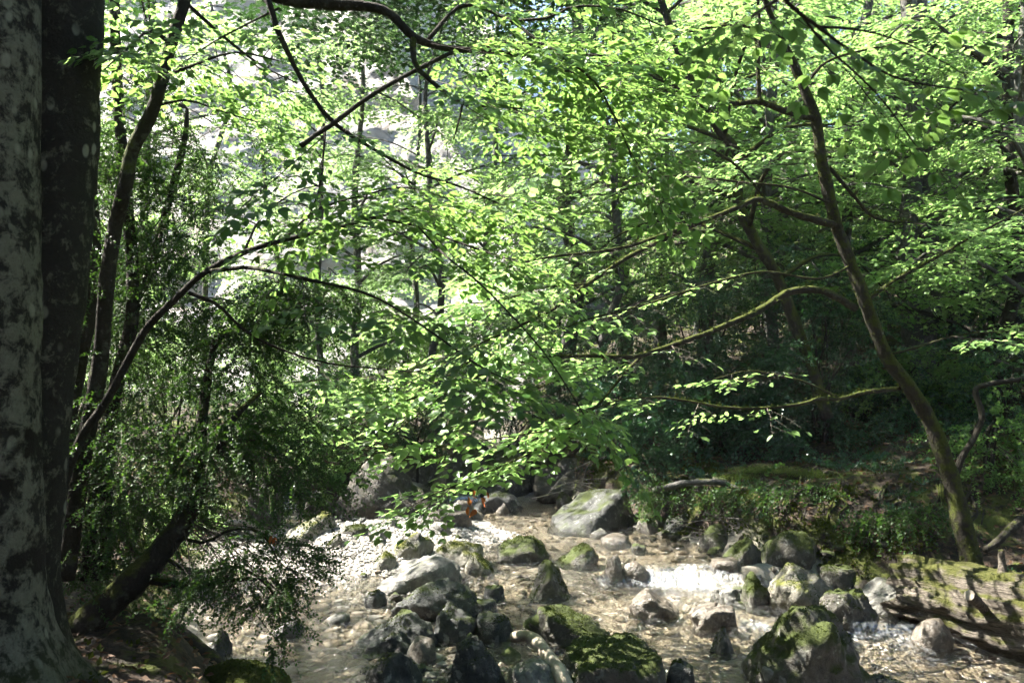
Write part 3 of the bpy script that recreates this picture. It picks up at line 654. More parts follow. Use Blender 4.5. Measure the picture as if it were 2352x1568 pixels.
# ------------------------------------------------------------------ foliage machinery
UP = np.array((0, 0, 1.0))
LOW = (np.array([(0, 0, 0), (0.27, 0.29, 0.07), (0.64, 0.27, 0.05), (1, 0, -0.06), (0.64, -0.27, 0.05), (0.27, -0.29, 0.07)]),
       np.array([(0, 2, 1), (0, 3, 2), (0, 4, 3), (0, 5, 4)]))
FAR = (np.array([(0, 0, 0), (0.45, 0.34, 0.08), (1, 0, -0.04), (0.45, -0.34, 0.08)]), np.array([(0, 2, 1), (0, 3, 2)]))
_hv = [(0, 0, 0), (0.25, 0, 0.0), (0.5, 0, -0.01), (0.75, 0, -0.04), (1.0, 0, -0.10),
       (0.08, 0.13, 0.02), (0.28, 0.29, 0.06), (0.5, 0.34, 0.05), (0.74, 0.23, 0.0), (0.9, 0.09, -0.06),
       (0.08, -0.13, 0.03), (0.28, -0.29, 0.08), (0.5, -0.34, 0.06), (0.74, -0.23, 0.01), (0.9, -0.09, -0.06)]
_hf = [(0, 1, 5), (1, 6, 5), (1, 2, 6), (2, 7, 6), (2, 3, 7), (3, 8, 7), (3, 9, 8), (3, 4, 9),
       (0, 10, 1), (1, 10, 11), (1, 11, 2), (2, 11, 12), (2, 12, 3), (3, 12, 13), (3, 13, 14), (3, 14, 4)]
def leaf_geo(P, D, N, S, kind=LOW):
    lv, lf = kind; D = nrm(D); N = nrm(N - D * (N * D).sum(-1, keepdims=True)); T = np.cross(N, D)
    S = np.asarray(S)[:, None, None]
    v = P[:, None] + S * (lv[None, :, 0:1] * D[:, None] + lv[None, :, 1:2] * T[:, None] + lv[None, :, 2:3] * N[:, None])
    t = lf[None] + (np.arange(len(P)) * len(lv))[:, None, None]
    return v.reshape(-1, 3), t.reshape(-1, 3)
def thin(segs, r):                               # many straight three-sided twigs at once: segs (n,2,3)
    segs = np.asarray(segs, float); n = len(segs); r = np.broadcast_to(np.asarray(r, float), (n,))
    t = nrm(segs[:, 1] - segs[:, 0]); u = nrm(np.cross(t, np.where(np.abs(t[:, 2:3]) > 0.9, (1, 0, 0), (0, 0, 1.0)))); w = np.cross(t, u)
    a = np.array((0, 2.094, 4.189)); ring = u[:, None] * np.cos(a)[None, :, None] + w[:, None] * np.sin(a)[None, :, None]
    v = np.concatenate([segs[:, :1] + ring * r[:, None, None], segs[:, 1:] + ring * (r * 0.6)[:, None, None]], 1)
    q = np.array([(0, 1, 4, 3), (1, 2, 5, 4), (2, 0, 3, 5)])
    return v.reshape(-1, 3), (q[None] + (np.arange(n) * 6)[:, None, None]).reshape(-1, 4)
def make_spray(seed, L=0.62, step=0.062, leaf=0.066, droop=0.16, gap=0.042, coarse=False):
    # one flat beech spray along +x: alternate side twigs and alternate leaves
    r_ = np.random.default_rng(seed); P, D, N, S, G, GR = [], [], [], [], [], []
    n = int(L / step); pts = [np.zeros(3)]
    for i in range(n):
        t = i / n; pts.append(pts[-1] + np.array((step, (-1) ** i * 0.008 + r_.normal(0, 0.004), -droop * step * 2 * t)))
    pts = np.array(pts)
    for i in range(n): G.append((pts[i], pts[i + 1])); GR.append(0.0026 * (1 - 0.6 * i / n))
    def leafat(p, d, s):
        P.append(p); D.append(nrm(d + np.array((0, 0, r_.normal(-0.12, 0.14))))); N.append(nrm(np.array((r_.normal(0, 0.25), r_.normal(0, 0.25), 1.0)))); S.append(s)
    for i in range(1, n + 1):
        sd_ = (-1) ** i; t = i / n
        ln = L * (0.42 * (1 - t) ** 0.8) * r_.uniform(0.6, 1.1); ang = sd_ * r_.uniform(0.75, 1.0)
        d = np.array((math.cos(ang), math.sin(ang), r_.normal(-0.1, 0.12)))
        m = int(ln / gap)
        if m >= 1 and r_.random() < 0.9:
            p0 = pts[i]; pe = p0 + d * m * gap + np.array((0, 0, -0.012 * m))
            G.append((p0, pe)); GR.append(0.0016)
            for k in range(1, m + 1):
                a2 = ang + (-1) ** k * r_.uniform(0.55, 0.95); pk = p0 + (pe - p0) * k / m
                leafat(pk, np.array((math.cos(a2), math.sin(a2), 0)), leaf * r_.uniform(0.72, 1.12))
            leafat(pe, d, leaf * r_.uniform(0.9, 1.15))
        else:
            leafat(pts[i], d, leaf * r_.uniform(0.8, 1.1))
    leafat(pts[-1], np.array((1, 0, -0.1)), leaf)
    if coarse: G = [(pts[0], pts[n // 2]), (pts[n // 2], pts[n])]; GR = [0.003, 0.002]
    return tuple(np.array(a) for a in (P, D, N, S)) + (np.array(G), np.array(GR))
SPR = [make_spray(300 + k, L=0.5 + 0.06 * (k % 5), leaf=0.074) for k in range(9)]
SPRM = [make_spray(330 + k, L=0.52 + 0.06 * (k % 5), step=0.07, leaf=0.094, gap=0.052) for k in range(9)]
SPRF = [make_spray(360 + k, L=0.7, step=0.09, leaf=0.085, coarse=True) for k in range(6)]       # looser, for trees further off
def make_shoot(seed, L=0.2, leaf=0.021, n=13, droop=0.3):
    r_ = np.random.default_rng(seed); t = np.repeat(np.arange(1, n + 1) / n, 2)
    P = np.stack([L * t, r_.normal(0, 0.003, 2 * n), -droop * L * t * t], 1); a = np.tile((1.0, -1.0), n) * r_.uniform(0.6, 1.1, 2 * n)
    roll = np.repeat(np.arange(n) * 1.57 + r_.uniform(0, 1), 2)
    D = np.stack([np.cos(a), np.sin(a) * np.cos(roll), np.sin(a) * np.sin(roll)], 1)
    N = nrm(np.stack([-0.4 + 0 * a, r_.normal(0, 0.4, 2 * n), 1 + r_.normal(0, 0.4, 2 * n)], 1))
    S = leaf * r_.uniform(0.7, 1.2, 2 * n)
    G = np.array([((0, 0, 0), (L, 0, -droop * L))])
    return P, D, N, S, G, np.array((0.0015,))
SHO = [make_shoot(400 + k, L=0.16 + 0.03 * (k % 4)) for k in range(6)]
HOL = [make_shoot(440 + k, L=0.3, leaf=0.055, n=8, droop=0.25) for k in range(6)]

class Crown:
    # gathers placed sprays; the leaves that show largest become single leaf parts, the rest one foliage part
    def __init__(s): s.L = [[], [], [], []]; s.G = []; s.GR = []
    def put(s, tpl, o, d, up=UP, sc=1.0, lsc=1.0):
        P, D, N, S, G, GR = tpl; d = nrm(np.asarray(d, float)); y = np.cross(up, d)
        if np.linalg.norm(y) < 1e-4: y = np.array((0, 1.0, 0))
        y = nrm(y); z = np.cross(d, y); M = np.stack([d, y, z], 0); o = np.asarray(o, float)
        s.L[0].append(P @ M * sc + o); s.L[1].append(D @ M); s.L[2].append(N @ M); s.L[3].append(S * sc * lsc)
        s.G.append(G @ M * sc + o); s.GR.append(GR * sc)
    def arrays(s): return [np.concatenate(a) for a in s.L]
    def keepout(s, fn):                          # drop leaves where fn(P) is True
        P, D, N, S = s.arrays(); k = ~fn(P); s.L = [[P[k]], [D[k]], [N[k]], [S[k]]]
    def build(s, tree, mat, single=0, kind=LOW, twigs=True, thick=1.0, name='foliage'):
        if not s.L[0]: return
        P, D, N, S = s.arrays()
        if single:
            x, y, dep = proj(P); vis = (x > 5) & (x < 2347) & (y > 5) & (y < 1560) & (dep > 0.4)
            score = np.where(vis, S / np.maximum(dep, 0.4), 0); idx = np.argsort(-score)[:single]; idx = idx[score[idx] > 0]
            b = np.array(tree.location)
            for j in idx:
                o = bpy.data.objects.new('leaf', LEAFM[mat.name][j % 5]); COL.objects.link(o); o.parent = tree
                d = nrm(D[j]); n_ = nrm(N[j] - d * N[j].dot(d)); t = np.cross(n_, d)
                M = Matrix(((d[0] * S[j], t[0] * S[j], n_[0] * S[j], P[j, 0] - b[0]), (d[1] * S[j], t[1] * S[j], n_[1] * S[j], P[j, 1] - b[1]),
                            (d[2] * S[j], t[2] * S[j], n_[2] * S[j], P[j, 2] - b[2]), (0, 0, 0, 1)))
                o.matrix_local = M
            k = np.ones(len(P), bool); k[idx] = False; P, D, N, S = P[k], D[k], N[k], S[k]
        v, t = leaf_geo(P, D, N, S, kind)
        link(name, mesh_np(name, v, t, None, False), mat, tree, 'stuff')
        if twigs and s.G:
            v, q = thin(np.concatenate(s.G), np.concatenate(s.GR) * thick)
            link('twigs', mesh_np('twigs', v, None, q, False), TWIG, tree, 'stuff')
LEAFM = {}
for mt in (LEAF_BEECH, LEAF_DEEP):
    LEAFM[mt.name] = []
    for k in range(5):
        r_ = np.random.default_rng(900 + k); hv = np.array(_hv, float); hv[:, 2] += 0.05 * np.sin(hv[:, 0] * 7 + k) * np.abs(hv[:, 1]) * 3 - 0.10 * hv[:, 0] ** 2 * (k % 3)
        hv[:, 1] *= r_.uniform(0.9, 1.12); m_ = mesh_np('leaf', hv, np.array(_hf), None, True); m_.materials.append(mt); LEAFM[mt.name].append(m_)

def wp(pts):                                     # picture points with depth -> world polyline
    return np.array([V(*p) if len(p) == 3 else p for p in pts])
def limb(tree, P, r0, r1, mat, name='branch', ns=8, n=None, rough=0.10, power=1.0, seed=0):
    P = np.asarray(P, float); ln = np.linalg.norm(np.diff(P, axis=0), axis=1).sum(); n = n or max(8, int(ln / 0.09))
    Q = catmull(P, n); t = np.linspace(0, 1, n) ** power
    Q[1:-1] += 0.25 * r0 * np.stack([vnoise(np.c_[Q[1:-1, 0] * 3, Q[1:-1, 1] * 3, Q[1:-1, 2] * 3 + k * 9], seed + k) for k in range(3)], 1)
    v, q, tr = tube(Q, r0 + (r1 - r0) * t, ns, rough, seed, 5.0 if r0 > 0.06 else 12.0)
    link(name, mesh_np(name, v, tr, q, True), mat, tree); return Q
def dress(cr, Q, tpls, r_, t0=0.25, dens=5.0, side=(0.35, 0.8), sub=True, tree=None, mat=None, sc=1.0, spread=(0.6, 1.15), droop=(-0.28, 0.06), lift=0.0, mb=None):
    # sprays, and side branches that carry sprays, along the outer part of a limb
    ln = np.linalg.norm(np.diff(Q, axis=0), axis=1); cum = np.r_[0, np.cumsum(ln)]; L = cum[-1]
    def at(s_):
        i = min(np.searchsorted(cum, s_, 'right') - 1, len(Q) - 2); u = (s_ - cum[i]) / max(ln[i], 1e-6); return Q[i] + (Q[i + 1] - Q[i]) * u, nrm(Q[min(i + 2, len(Q) - 1)] - Q[max(i - 1, 0)])
    n = max(2, int(L * (1 - t0) * dens)); sg = 1
    for k in range(n):
        s_ = L * (t0 + (1 - t0) * (k + r_.random()) / n); p, t = at(s_); sg = -sg
        h = nrm(np.array((t[0], t[1], t[2] * 0.4))); a = sg * r_.uniform(*spread); c, s2 = math.cos(a), math.sin(a)
        d = np.array((h[0] * c - h[1] * s2, h[0] * s2 + h[1] * c, h[2] * 0.6 + r_.uniform(*droop)))
        up = nrm(np.array((r_.normal(0, 0.18), r_.normal(0, 0.18), 1)))
        if sub and r_.random() < 0.55:
            ln2 = r_.uniform(*side) * (1 - 0.4 * s_ / L); m = max(2, int(ln2 / 0.16)); d = nrm(d); pe = p + d * ln2; pe[2] -= 0.06 * ln2
            if mb is not None: mb.append((p, pe))
            for j in range(m):
                tt = (j + 0.6) / m; a2 = (-1) ** j * r_.uniform(0.4, 0.9); c2, s3 = math.cos(a2), math.sin(a2)
                d2 = np.array((d[0] * c2 - d[1] * s3, d[0] * s3 + d[1] * c2, d[2] * 0.7 + r_.uniform(-0.2, 0.08)))
                cr.put(tpls[r_.integers(len(tpls))], p + (pe - p) * tt, d2, up, sc * r_.uniform(0.7, 1.05), 1 / r_.uniform(0.85, 1.1))
            cr.put(tpls[r_.integers(len(tpls))], pe, d, up, sc * r_.uniform(0.8, 1.1))
        else:
            cr.put(tpls[r_.integers(len(tpls))], p, d, up, sc * r_.uniform(0.75, 1.1), 1 / r_.uniform(0.85, 1.1))
    p, t = at(L - 1e-4); cr.put(tpls[r_.integers(len(tpls))], p, np.array((t[0], t[1], t[2] * 0.5 - 0.08)), UP, sc)
def side_twigs(tree, mb, r=0.006, mat=None):
    if mb:
        v, q = thin(np.array(mb), r); link('side_branches', mesh_np('side_branches', v, None, q, False), mat or TWIG, tree, 'stuff')
def moss_blades(P, f, n, size, r_, nzmin=0.2, seed=0, thr=0.0):
    # short upright blades on the upward faces of a mesh
    a, b, c = P[f[:, 0]], P[f[:, 1]], P[f[:, 2]]; nn_ = np.cross(b - a, c - a); ar = np.linalg.norm(nn_, axis=1); nn_ = nn_ / (ar[:, None] + 1e-12)
    w = ar * (nn_[:, 2] > nzmin) * (fbm((a + b + c) / 3 * 5, 3, seed) > thr)
    if w.sum() <= 0: return None
    k = r_.choice(len(f), n, p=w / w.sum()); u, v_ = r_.random(n), r_.random(n); fl = u + v_ > 1; u[fl] = 1 - u[fl]; v_[fl] = 1 - v_[fl]
    p = a[k] + (b - a)[k] * u[:, None] + (c - a)[k] * v_[:, None]; d = nrm(nn_[k] + r_.normal(0, 0.5, (n, 3)))
    return leaf_geo(p - nn_[k] * 0.003, d, r_.normal(0, 1, (n, 3)), size * r_.uniform(0.5, 1.3, n), FAR)
# ------------------------------------------------------------------ the twin beech at the left edge, with its limbs overhead
r_ = np.random.default_rng(51)
def trunk_mesh(P, rad, ns, seed, rough=0.06, freq=3.5, flare=None):
    v, q, tr = tube(P, rad, ns, rough, seed, freq); return v, q, tr
tb = thing('beech_tree', 'twin grey beech trunks blotched with lichen, mossy at the foot, at the left edge', 'tree', (V(40, 1500, 4.3)[0], 4.3, gz(V(40, 1500, 4.3)[0], 4.3)))
zb = tb.location[2]
def trunk(tree, pts, radii, mat, ns=28, n=120, seed=0, rough=0.07, freq=3.5, name='trunk', flutes=0, fz=1.0):
    P = catmull(wp(pts), n); rad = np.interp(np.linspace(0, 1, n), np.linspace(0, 1, len(radii)), radii)
    v, q, tr = tube(P, rad, ns, rough, seed, freq)
    if flutes:                                   # root flare
        b0 = P[0]; k = np.clip(1 - (v[:, 2] - b0[2]) / fz, 0, 1) ** 2; a = np.arctan2(v[:, 1] - b0[1], v[:, 0] - b0[0])
        g = k * (0.55 + 0.5 * np.abs(np.cos(a * flutes / 2 + seed)) ** 2); v[:, :2] = b0[:2] + (v[:, :2] - b0[:2]) * (1 + g[:, None])
    link(name, mesh_np(name, v, tr, q, True), mat, tree); return P
t1 = trunk(tb, [(-25, 1640, 4.25), (-28, 1400, 4.25), (-34, 1000, 4.2), (-32, 500, 4.2), (-28, 0, 4.2), (-30, -500, 4.2), (-40, -1500, 4.3)], [0.30, 0.27, 0.262, 0.255, 0.25, 0.24, 0.16], BARK_L, 40, 200, 1, 0.05, 3.0, flutes=5, fz=0.75)
t2 = trunk(tb, [(40, 1640, 4.6), (55, 1300, 4.6), (80, 1000, 4.6), (108, 780, 4.6), (140, 450, 4.6), (158, 0, 4.6), (175, -400, 4.6), (230, -1500, 4.7)], [0.24, 0.19, 0.178, 0.178, 0.182, 0.188, 0.17, 0.10], BARK_L2, 36, 200, 7, 0.06, 3.2, flutes=5, fz=0.7)
Crn = Crown(); mb = []
A = limb(tb, np.vstack([t2[150], wp([(330, -190, 4.6), (480, -70, 4.6), (640, -4, 4.6), (760, 12, 4.6), (830, 15, 4.6), (895, 30, 4.6), (950, 82, 4.6), (1000, 105, 4.65), (1050, 115, 4.7), (1150, 124, 4.8), (1280, 150, 4.9), (1400, 205, 5.1)])]), 0.05, 0.008, BARK_D, seed=3, ns=10)
B = limb(tb, wp([(560, -40, 4.6), (612, 0, 4.5), (632, 60, 4.5), (655, 110, 4.5), (700, 195, 4.5), (765, 280, 4.5), (870, 350, 4.55), (960, 398, 4.6), (1060, 430, 4.7), (1150, 470, 4.8)]), 0.021, 0.005, BARK_D, seed=5)
A1 = limb(tb, wp([(950, 84, 4.6), (949, 130, 4.55), (962, 160, 4.5), (1010, 202, 4.5), (1062, 238, 4.5), (1120, 243, 4.5), (1200, 250, 4.5)]), 0.02, 0.005, BARK_M, seed=6)
A2 = limb(tb, wp([(1040, 120, 4.7), (950, 165, 4.6), (850, 222, 4.5), (768, 283, 4.46), (725, 310, 4.42), (690, 336, 4.4)]), 0.013, 0.016, BARK_D, seed=8, rough=0.2)
A3 = limb(tb, wp([(980, 96, 4.65), (1064, 12, 4.8), (1174, 50, 4.7), (1234, 95, 4.6), (1354, 176, 4.6), (1409, 265, 4.6), (1450, 360, 4.6)]), 0.014, 0.004, BARK_D, seed=9)
A4 = limb(tb, wp([(1170, 48, 4.7), (1260, 40, 4.6), (1320, 15, 4.5), (1420, 20, 4.4), (1520, 60, 4.4)]), 0.01, 0.004, BARK_D, seed=10)
A5 = limb(tb, wp([(1080, 118, 4.7), (1180, 100, 4.8), (1300, 120, 4.9), (1440, 140, 5.0), (1540, 190, 5.1)]), 0.011, 0.004, BARK_D, seed=12)
B1 = limb(tb, wp([(748, 290, 4.48), (742, 360, 4.4), (735, 430, 4.4), (708, 500, 4.4)]), 0.007, 0.003, BARK_D, seed=11)
B2 = limb(tb, wp([(640, 20, 4.55), (560, 60, 4.7), (470, 110, 4.9), (390, 170, 5.1)]), 0.008, 0.003, BARK_D, seed=13)
B3 = limb(tb, wp([(1062, 238, 4.5), (1056, 270, 4.5), (1042, 320, 4.5)]), 0.008, 0.004, BARK_D, seed=14)
for Q, t0, dn in ((A, 0.62, 6.5), (B, 0.5, 6), (A1, 0.35, 7), (A3, 0.2, 8), (A4, 0.15, 8), (A5, 0.1, 8), (B1, 0.1, 9), (B2, 0.2, 7)):
    dress(Crn, Q, SPR, r_, t0, dn, (0.3, 0.6), mb=mb, sc=1.0)
Crn.build(tb, LEAF_DEEP, 300); side_twigs(tb, mb, 0.004)
SUNNY = [(-1.9, 10.9, 1.5, 1.2), (2.0, 9.2, 1.4, 0.8), (2.4, 8.0, 1.1, 0.7), (4.0, 6.6, 1.3, 0.8), (5.0, 7.6, 1.2, 0.5), (1.0, 6.4, 3.0, 1.0), (-2.2, 7.4, 1.1, 1.0), (2.0, 3.7, 2.6, 1.0)]
def shade_canopy(tree, boxes, seed, mat=LEAF_CANOPY, sc=1.5, gaps=True, name='shade_crown'):
    # unseen crown added for shade: boxes are (count, centre, spread) clouds of sprays, thinned to let the sun through to the stream
    rr = np.random.default_rng(seed); cr = Crown()
    for (n, c, s_) in boxes:
        for k in range(n):
            p = np.array(c) + rr.uniform(-1, 1, 3) * np.array(s_)
            if gaps:
                g = p - SUND * ((p[2] - 0.3) / SUND[2])
                if any(((g[0] - x) / rx) ** 2 + ((g[1] - y) / ry) ** 2 < 1 for (x, y, rx, ry) in SUNNY) and rr.random() < 0.93: continue
            a = rr.uniform(0, 6.28); cr.put(SPRF[k % 6], p, (math.cos(a), math.sin(a), -0.1), UP, sc * rr.uniform(0.8, 1.2))
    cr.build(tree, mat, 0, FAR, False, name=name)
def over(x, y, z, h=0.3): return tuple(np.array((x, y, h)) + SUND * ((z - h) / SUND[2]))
shade_canopy(tb, [(420, over(-4.2, 5.2, 8), (2.4, 2.6, 1.4)), (70, over(-2.8, 6.2, 8), (0.6, 0.6, 0.8)), (22, over(0.2, 9.8, 8.8), (1.0, 1.2, 0.5)), (62, over(-0.6, 8.1, 8.6), (1.0, 0.8, 0.5)), (520, (-6.0, 1.0, 7.0), (4, 4, 1.2)), (320, (-7.0, 4.0, 4.5), (1.6, 5, 2.5))], 71)  # unseen leaf clouds set along the sun's path to shade left bank and stream
for k in range(5):
    p = t1[-1] if k % 2 else t2[-1]; e = np.array((r_.uniform(-9, -4), r_.uniform(5.5, 11.5), r_.uniform(7, 9)))
    limb(tb, np.array([t1[150 + 4 * k] if k % 2 else t2[150 + 4 * k], (p + e) / 2 + (0, 0, 0.5), e]), 0.05, 0.012, BARK_D, seed=30 + k)

# ------------------------------------------------------------------ slender trees behind it
_wp = wp
def slim(pts, radii, label, mat=BARK_D, seed=0, ns=14, cat='tree', name='slender_tree'):
    P = _wp(pts); t = thing(name, label, cat, (P[0][0], P[0][1], min(P[0][2], gz(P[0][0], P[0][1]))))
    n = 110; Q = catmull(P, n); rad = np.interp(np.linspace(0, 1, n), np.linspace(0, 1, len(radii)), radii)
    v, q, tr = tube(Q, rad, ns, 0.09, seed, 6.0); link('trunk', mesh_np('trunk', v, tr, q, True), mat, t); return t, Q
s1, q1 = slim([(150, 1330, 5.4), (190, 1050, 5.4), (228, 850, 5.4), (245, 650, 5.3), (265, 520, 5.3), (285, 440, 5.2), (305, 345, 5.2), (352, 250, 5.2), (385, 130, 5.2), (425, 0, 5.2), (470, -150, 5.2)], [0.06, 0.05, 0.046, 0.042, 0.036], 'slim mossy trunk curving up to the right beside the twin beech', BARK_M, 3)
c1 = Crown(); mb = []
for (pts, r0) in (([(390, 100, 5.2), (345, 70, 5.1), (290, 115, 5.0), (240, 160, 4.9)], 0.016), ([(425, 5, 5.2), (520, 90, 5.3), (600, 150, 5.4), (680, 190, 5.5)], 0.014), ([(355, 245, 5.2), (430, 230, 5.3), (520, 260, 5.4), (590, 280, 5.5)], 0.01),
                  ([(372, 180, 5.2), (440, 150, 5.0), (540, 120, 4.9), (640, 140, 4.9)], 0.012), ([(420, 10, 5.2), (380, -30, 5.4), (300, -40, 5.6), (250, 20, 5.8)], 0.014)):
    Q = limb(s1, wp(pts), r0, 0.004, BARK_D, seed=int(r0 * 999)); dress(c1, Q, SPR, r_, 0.25, 7, (0.3, 0.6), mb=mb, sc=0.9)
c1.build(s1, LEAF_BEECH, 120); side_twigs(s1, mb, 0.004)
slim([(90, 1330, 5.8), (130, 1100, 5.8), (160, 950, 5.8), (188, 800, 5.8), (212, 690, 5.8), (216, 560, 5.8), (205, 380, 5.8), (190, 100, 5.8), (180, -200, 5.8)], [0.07, 0.055, 0.05, 0.045, 0.04], 'dark straight slim trunk just right of the twin beech', BARK_D, 4)
slim([(205, 1330, 6.2), (225, 1120, 6.2), (252, 960, 6.2), (280, 830, 6.2), (302, 740, 6.2), (304, 620, 6.2), (290, 450, 6.2), (270, 200, 6.2), (255, -200, 6.2)], [0.065, 0.055, 0.05, 0.045, 0.035], 'dark slim trunk with a pale left rim among the box foliage', BARK_M, 5)

# ------------------------------------------------------------------ the leaning stem whose long arm reaches over the stream
st, qs = slim([(110, 1400, 4.9), (140, 1150, 4.9), (185, 1010, 4.9), (245, 920, 4.85), (330, 765, 4.8), (405, 685, 4.75), (470, 626, 4.7), (560, 580, 4.65), (650, 552, 4.6), (760, 526, 4.6), (860, 500, 4.6), (950, 475, 4.6)], [0.032, 0.027, 0.021, 0.017, 0.012, 0.006], 'leaning dark stem arching from the left bank over the stream', BARK_D, 6, 12)
cs = Crown(); mb = []
dress(cs, qs[62:], SPR, r_, 0.15, 6.5, (0.3, 0.7), mb=mb, sc=0.9)
for (pts, r0, t0, dn) in (([(470, 624, 4.7), (560, 614, 4.55), (640, 628, 4.4), (720, 645, 4.3), (830, 670, 4.1), (900, 702, 4.0), (1000, 770, 3.8), (1090, 835, 3.7), (1180, 880, 3.6)], 0.013, 0.3, 3.2),
                          ([(432, 672, 4.73), (500, 700, 4.8), (560, 758, 4.9), (640, 800, 5.0), (750, 833, 5.1), (850, 845, 5.2), (930, 850, 5.3)], 0.013, 0.45, 5.5),
                          ([(960, 520, 4.4), (1020, 585, 4.1), (1090, 640, 3.9), (1170, 720, 3.7), (1250, 810, 3.6), (1310, 900, 3.5), (1340, 950, 3.5)], 0.006, 0.1, 3.2),
                          ([(650, 552, 4.6), (730, 480, 4.7), (830, 450, 4.8), (930, 430, 4.9), (1040, 460, 5.0)], 0.008, 0.2, 7),
                          ([(860, 500, 4.6), (960, 520, 4.6), (1060, 560, 4.7), (1150, 590, 4.8)], 0.007, 0.1, 7),
                          ([(560, 580, 4.65), (600, 500, 4.8), (680, 440, 5.0), (760, 420, 5.1)], 0.008, 0.3, 7)):
    Q = limb(st, wp(pts), r0, 0.003, BARK_D, seed=int(dn * 7)); dress(cs, Q, SPR, r_, t0, dn, (0.25, 0.55), mb=mb, sc=0.85, droop=(-0.4, 0.0))
cs.build(st, LEAF_DEEP, 300); side_twigs(st, mb, 0.0035)

# ------------------------------------------------------------------ box trees with tiny dark leaves
def boxtree(pts, radii, label, blobs, seed, extra=(), tpls=SHO, mat=LEAF_BOX, bark=BARK_M, name='box_tree', kind=LOW, sc=1.0):
    P = _wp(pts); t = thing(name, label, 'tree', (P[0][0], P[0][1], min(P[0][2], gz(P[0][0], P[0][1]))))
    n = 90; Q = catmull(P, n); rad = np.interp(np.linspace(0, 1, n), np.linspace(0, 1, len(radii)), radii)
    v, q, tr = tube(Q, rad, 14, 0.16, seed, 7.0); link('trunk', mesh_np('trunk', v, tr, q, True), bark, t)
    rr = np.random.default_rng(seed); cr = Crown(); mb = []
    for (e, r0) in extra: limb(t, wp(e), r0, r0 * 0.35, bark, seed=seed)
    for (px, py, Y, rx, ry, rz, ns) in blobs:
        c = V(px, py, Y); k = np.argmin(np.linalg.norm(Q - c, axis=1)); root = Q[k]
        nb = max(3, ns // 22); tips = c + rr.normal(0, 0.5, (nb, 3)) * np.array((rx, ry, rz))
        for tp in tips:
            mid = (root + tp) / 2 + rr.normal(0, 0.05, 3); mb += [(root, mid), (mid, tp)]
        for j in range(ns):
            tp = tips[rr.integers(nb)]; p = tp + rr.normal(0, 0.42, 3) * np.array((rx, ry, rz)) * 0.62
            d = nrm(p - c + rr.normal(0, 0.35, 3) * rx); d[2] = d[2] * 0.4 - rr.uniform(0.0, 0.7)
            cr.put(tpls[rr.integers(len(tpls))], p, d, nrm(rr.normal(0, 0.4, 3) + UP), rr.uniform(0.8, 1.25) * sc)
    cr.build(t, mat, 0, kind); side_twigs(t, mb, 0.005); return t, Q
boxtree([(180, 1440, 5.6), (290, 1350, 5.6), (375, 1255, 5.6), (435, 1175, 5.6), (452, 1060, 5.7), (468, 930, 5.8), (480, 850, 5.8), (498, 770, 5.8)], [0.11, 0.10, 0.085, 0.06, 0.04, 0.03, 0.02],
        'crooked mossy box tree leaning over the clear pool at the left', [
    (420, 1000, 5.7, 0.75, 0.6, 0.4, 420), (560, 1010, 5.8, 0.55, 0.6, 0.32, 330), (660, 1060, 5.9, 0.4, 0.5, 0.28, 220), (320, 1050, 5.6, 0.5, 0.6, 0.4, 260), (560, 820, 5.9, 0.3, 0.4, 0.3, 130), (440, 880, 5.9, 0.4, 0.4, 0.25, 120),
    (580, 1260, 5.5, 0.3, 0.3, 0.16, 110), (630, 1320, 5.4, 0.22, 0.25, 0.2, 90), (680, 1330, 5.4, 0.15, 0.2, 0.2, 50), (560, 1330, 5.4, 0.25, 0.25, 0.12, 70), (620, 1400, 5.3, 0.13, 0.15, 0.2, 40), (480, 1340, 5.4, 0.2, 0.2, 0.1, 50)], 21,
    [([(435, 1175, 5.6), (480, 1090, 5.55), (515, 1010, 5.5), (545, 950, 5.5), (600, 900, 5.6)], 0.045), ([(400, 1230, 5.6), (470, 1245, 5.5), (530, 1215, 5.45), (600, 1225, 5.4), (640, 1290, 5.4)], 0.014),
     ([(380, 1280, 5.6), (450, 1318, 5.5), (540, 1300, 5.4), (620, 1350, 5.35), (650, 1420, 5.3)], 0.014), ([(340, 1330, 5.6), (430, 1345, 5.5), (520, 1335, 5.4), (590, 1330, 5.35)], 0.03)])
boxtree([(235, 1330, 6.6), (250, 1000, 6.6), (300, 760, 6.6), (360, 560, 6.6), (420, 340, 6.6), (430, 250, 6.6)], [0.06, 0.05, 0.04, 0.03, 0.015],
        'dense dark box tree filling the gap right of the slim trunks', [
    (400, 330, 6.5, 0.5, 0.5, 0.35, 240), (340, 440, 6.5, 0.55, 0.5, 0.45, 300), (410, 540, 6.5, 0.45, 0.5, 0.5, 280), (300, 600, 6.4, 0.5, 0.5, 0.5, 300), (430, 690, 6.5, 0.4, 0.5, 0.4, 160), (280, 300, 6.6, 0.4, 0.5, 0.6, 200),
    (260, 120, 6.6, 0.35, 0.5, 0.5, 160), (290, 780, 6.5, 0.4, 0.5, 0.4, 200), (180, 500, 5.2, 0.25, 0.3, 0.6, 130), (500, 480, 6.5, 0.3, 0.4, 0.3, 70)], 22)
boxtree([(470, 790, 6.2), (540, 760, 6.1), (600, 700, 6.0), (660, 670, 5.9), (740, 690, 5.9)], [0.02, 0.015, 0.011, 0.008, 0.004], 'arm of fine black box foliage against the pale cliff', [
    (640, 650, 5.9, 0.4, 0.3, 0.14, 140), (720, 700, 5.9, 0.35, 0.3, 0.16, 140), (580, 690, 6.0, 0.35, 0.3, 0.18, 130), (560, 780, 6.1, 0.35, 0.3, 0.18, 110), (790, 690, 5.9, 0.2, 0.3, 0.08, 40)], 23, name='box_branch')

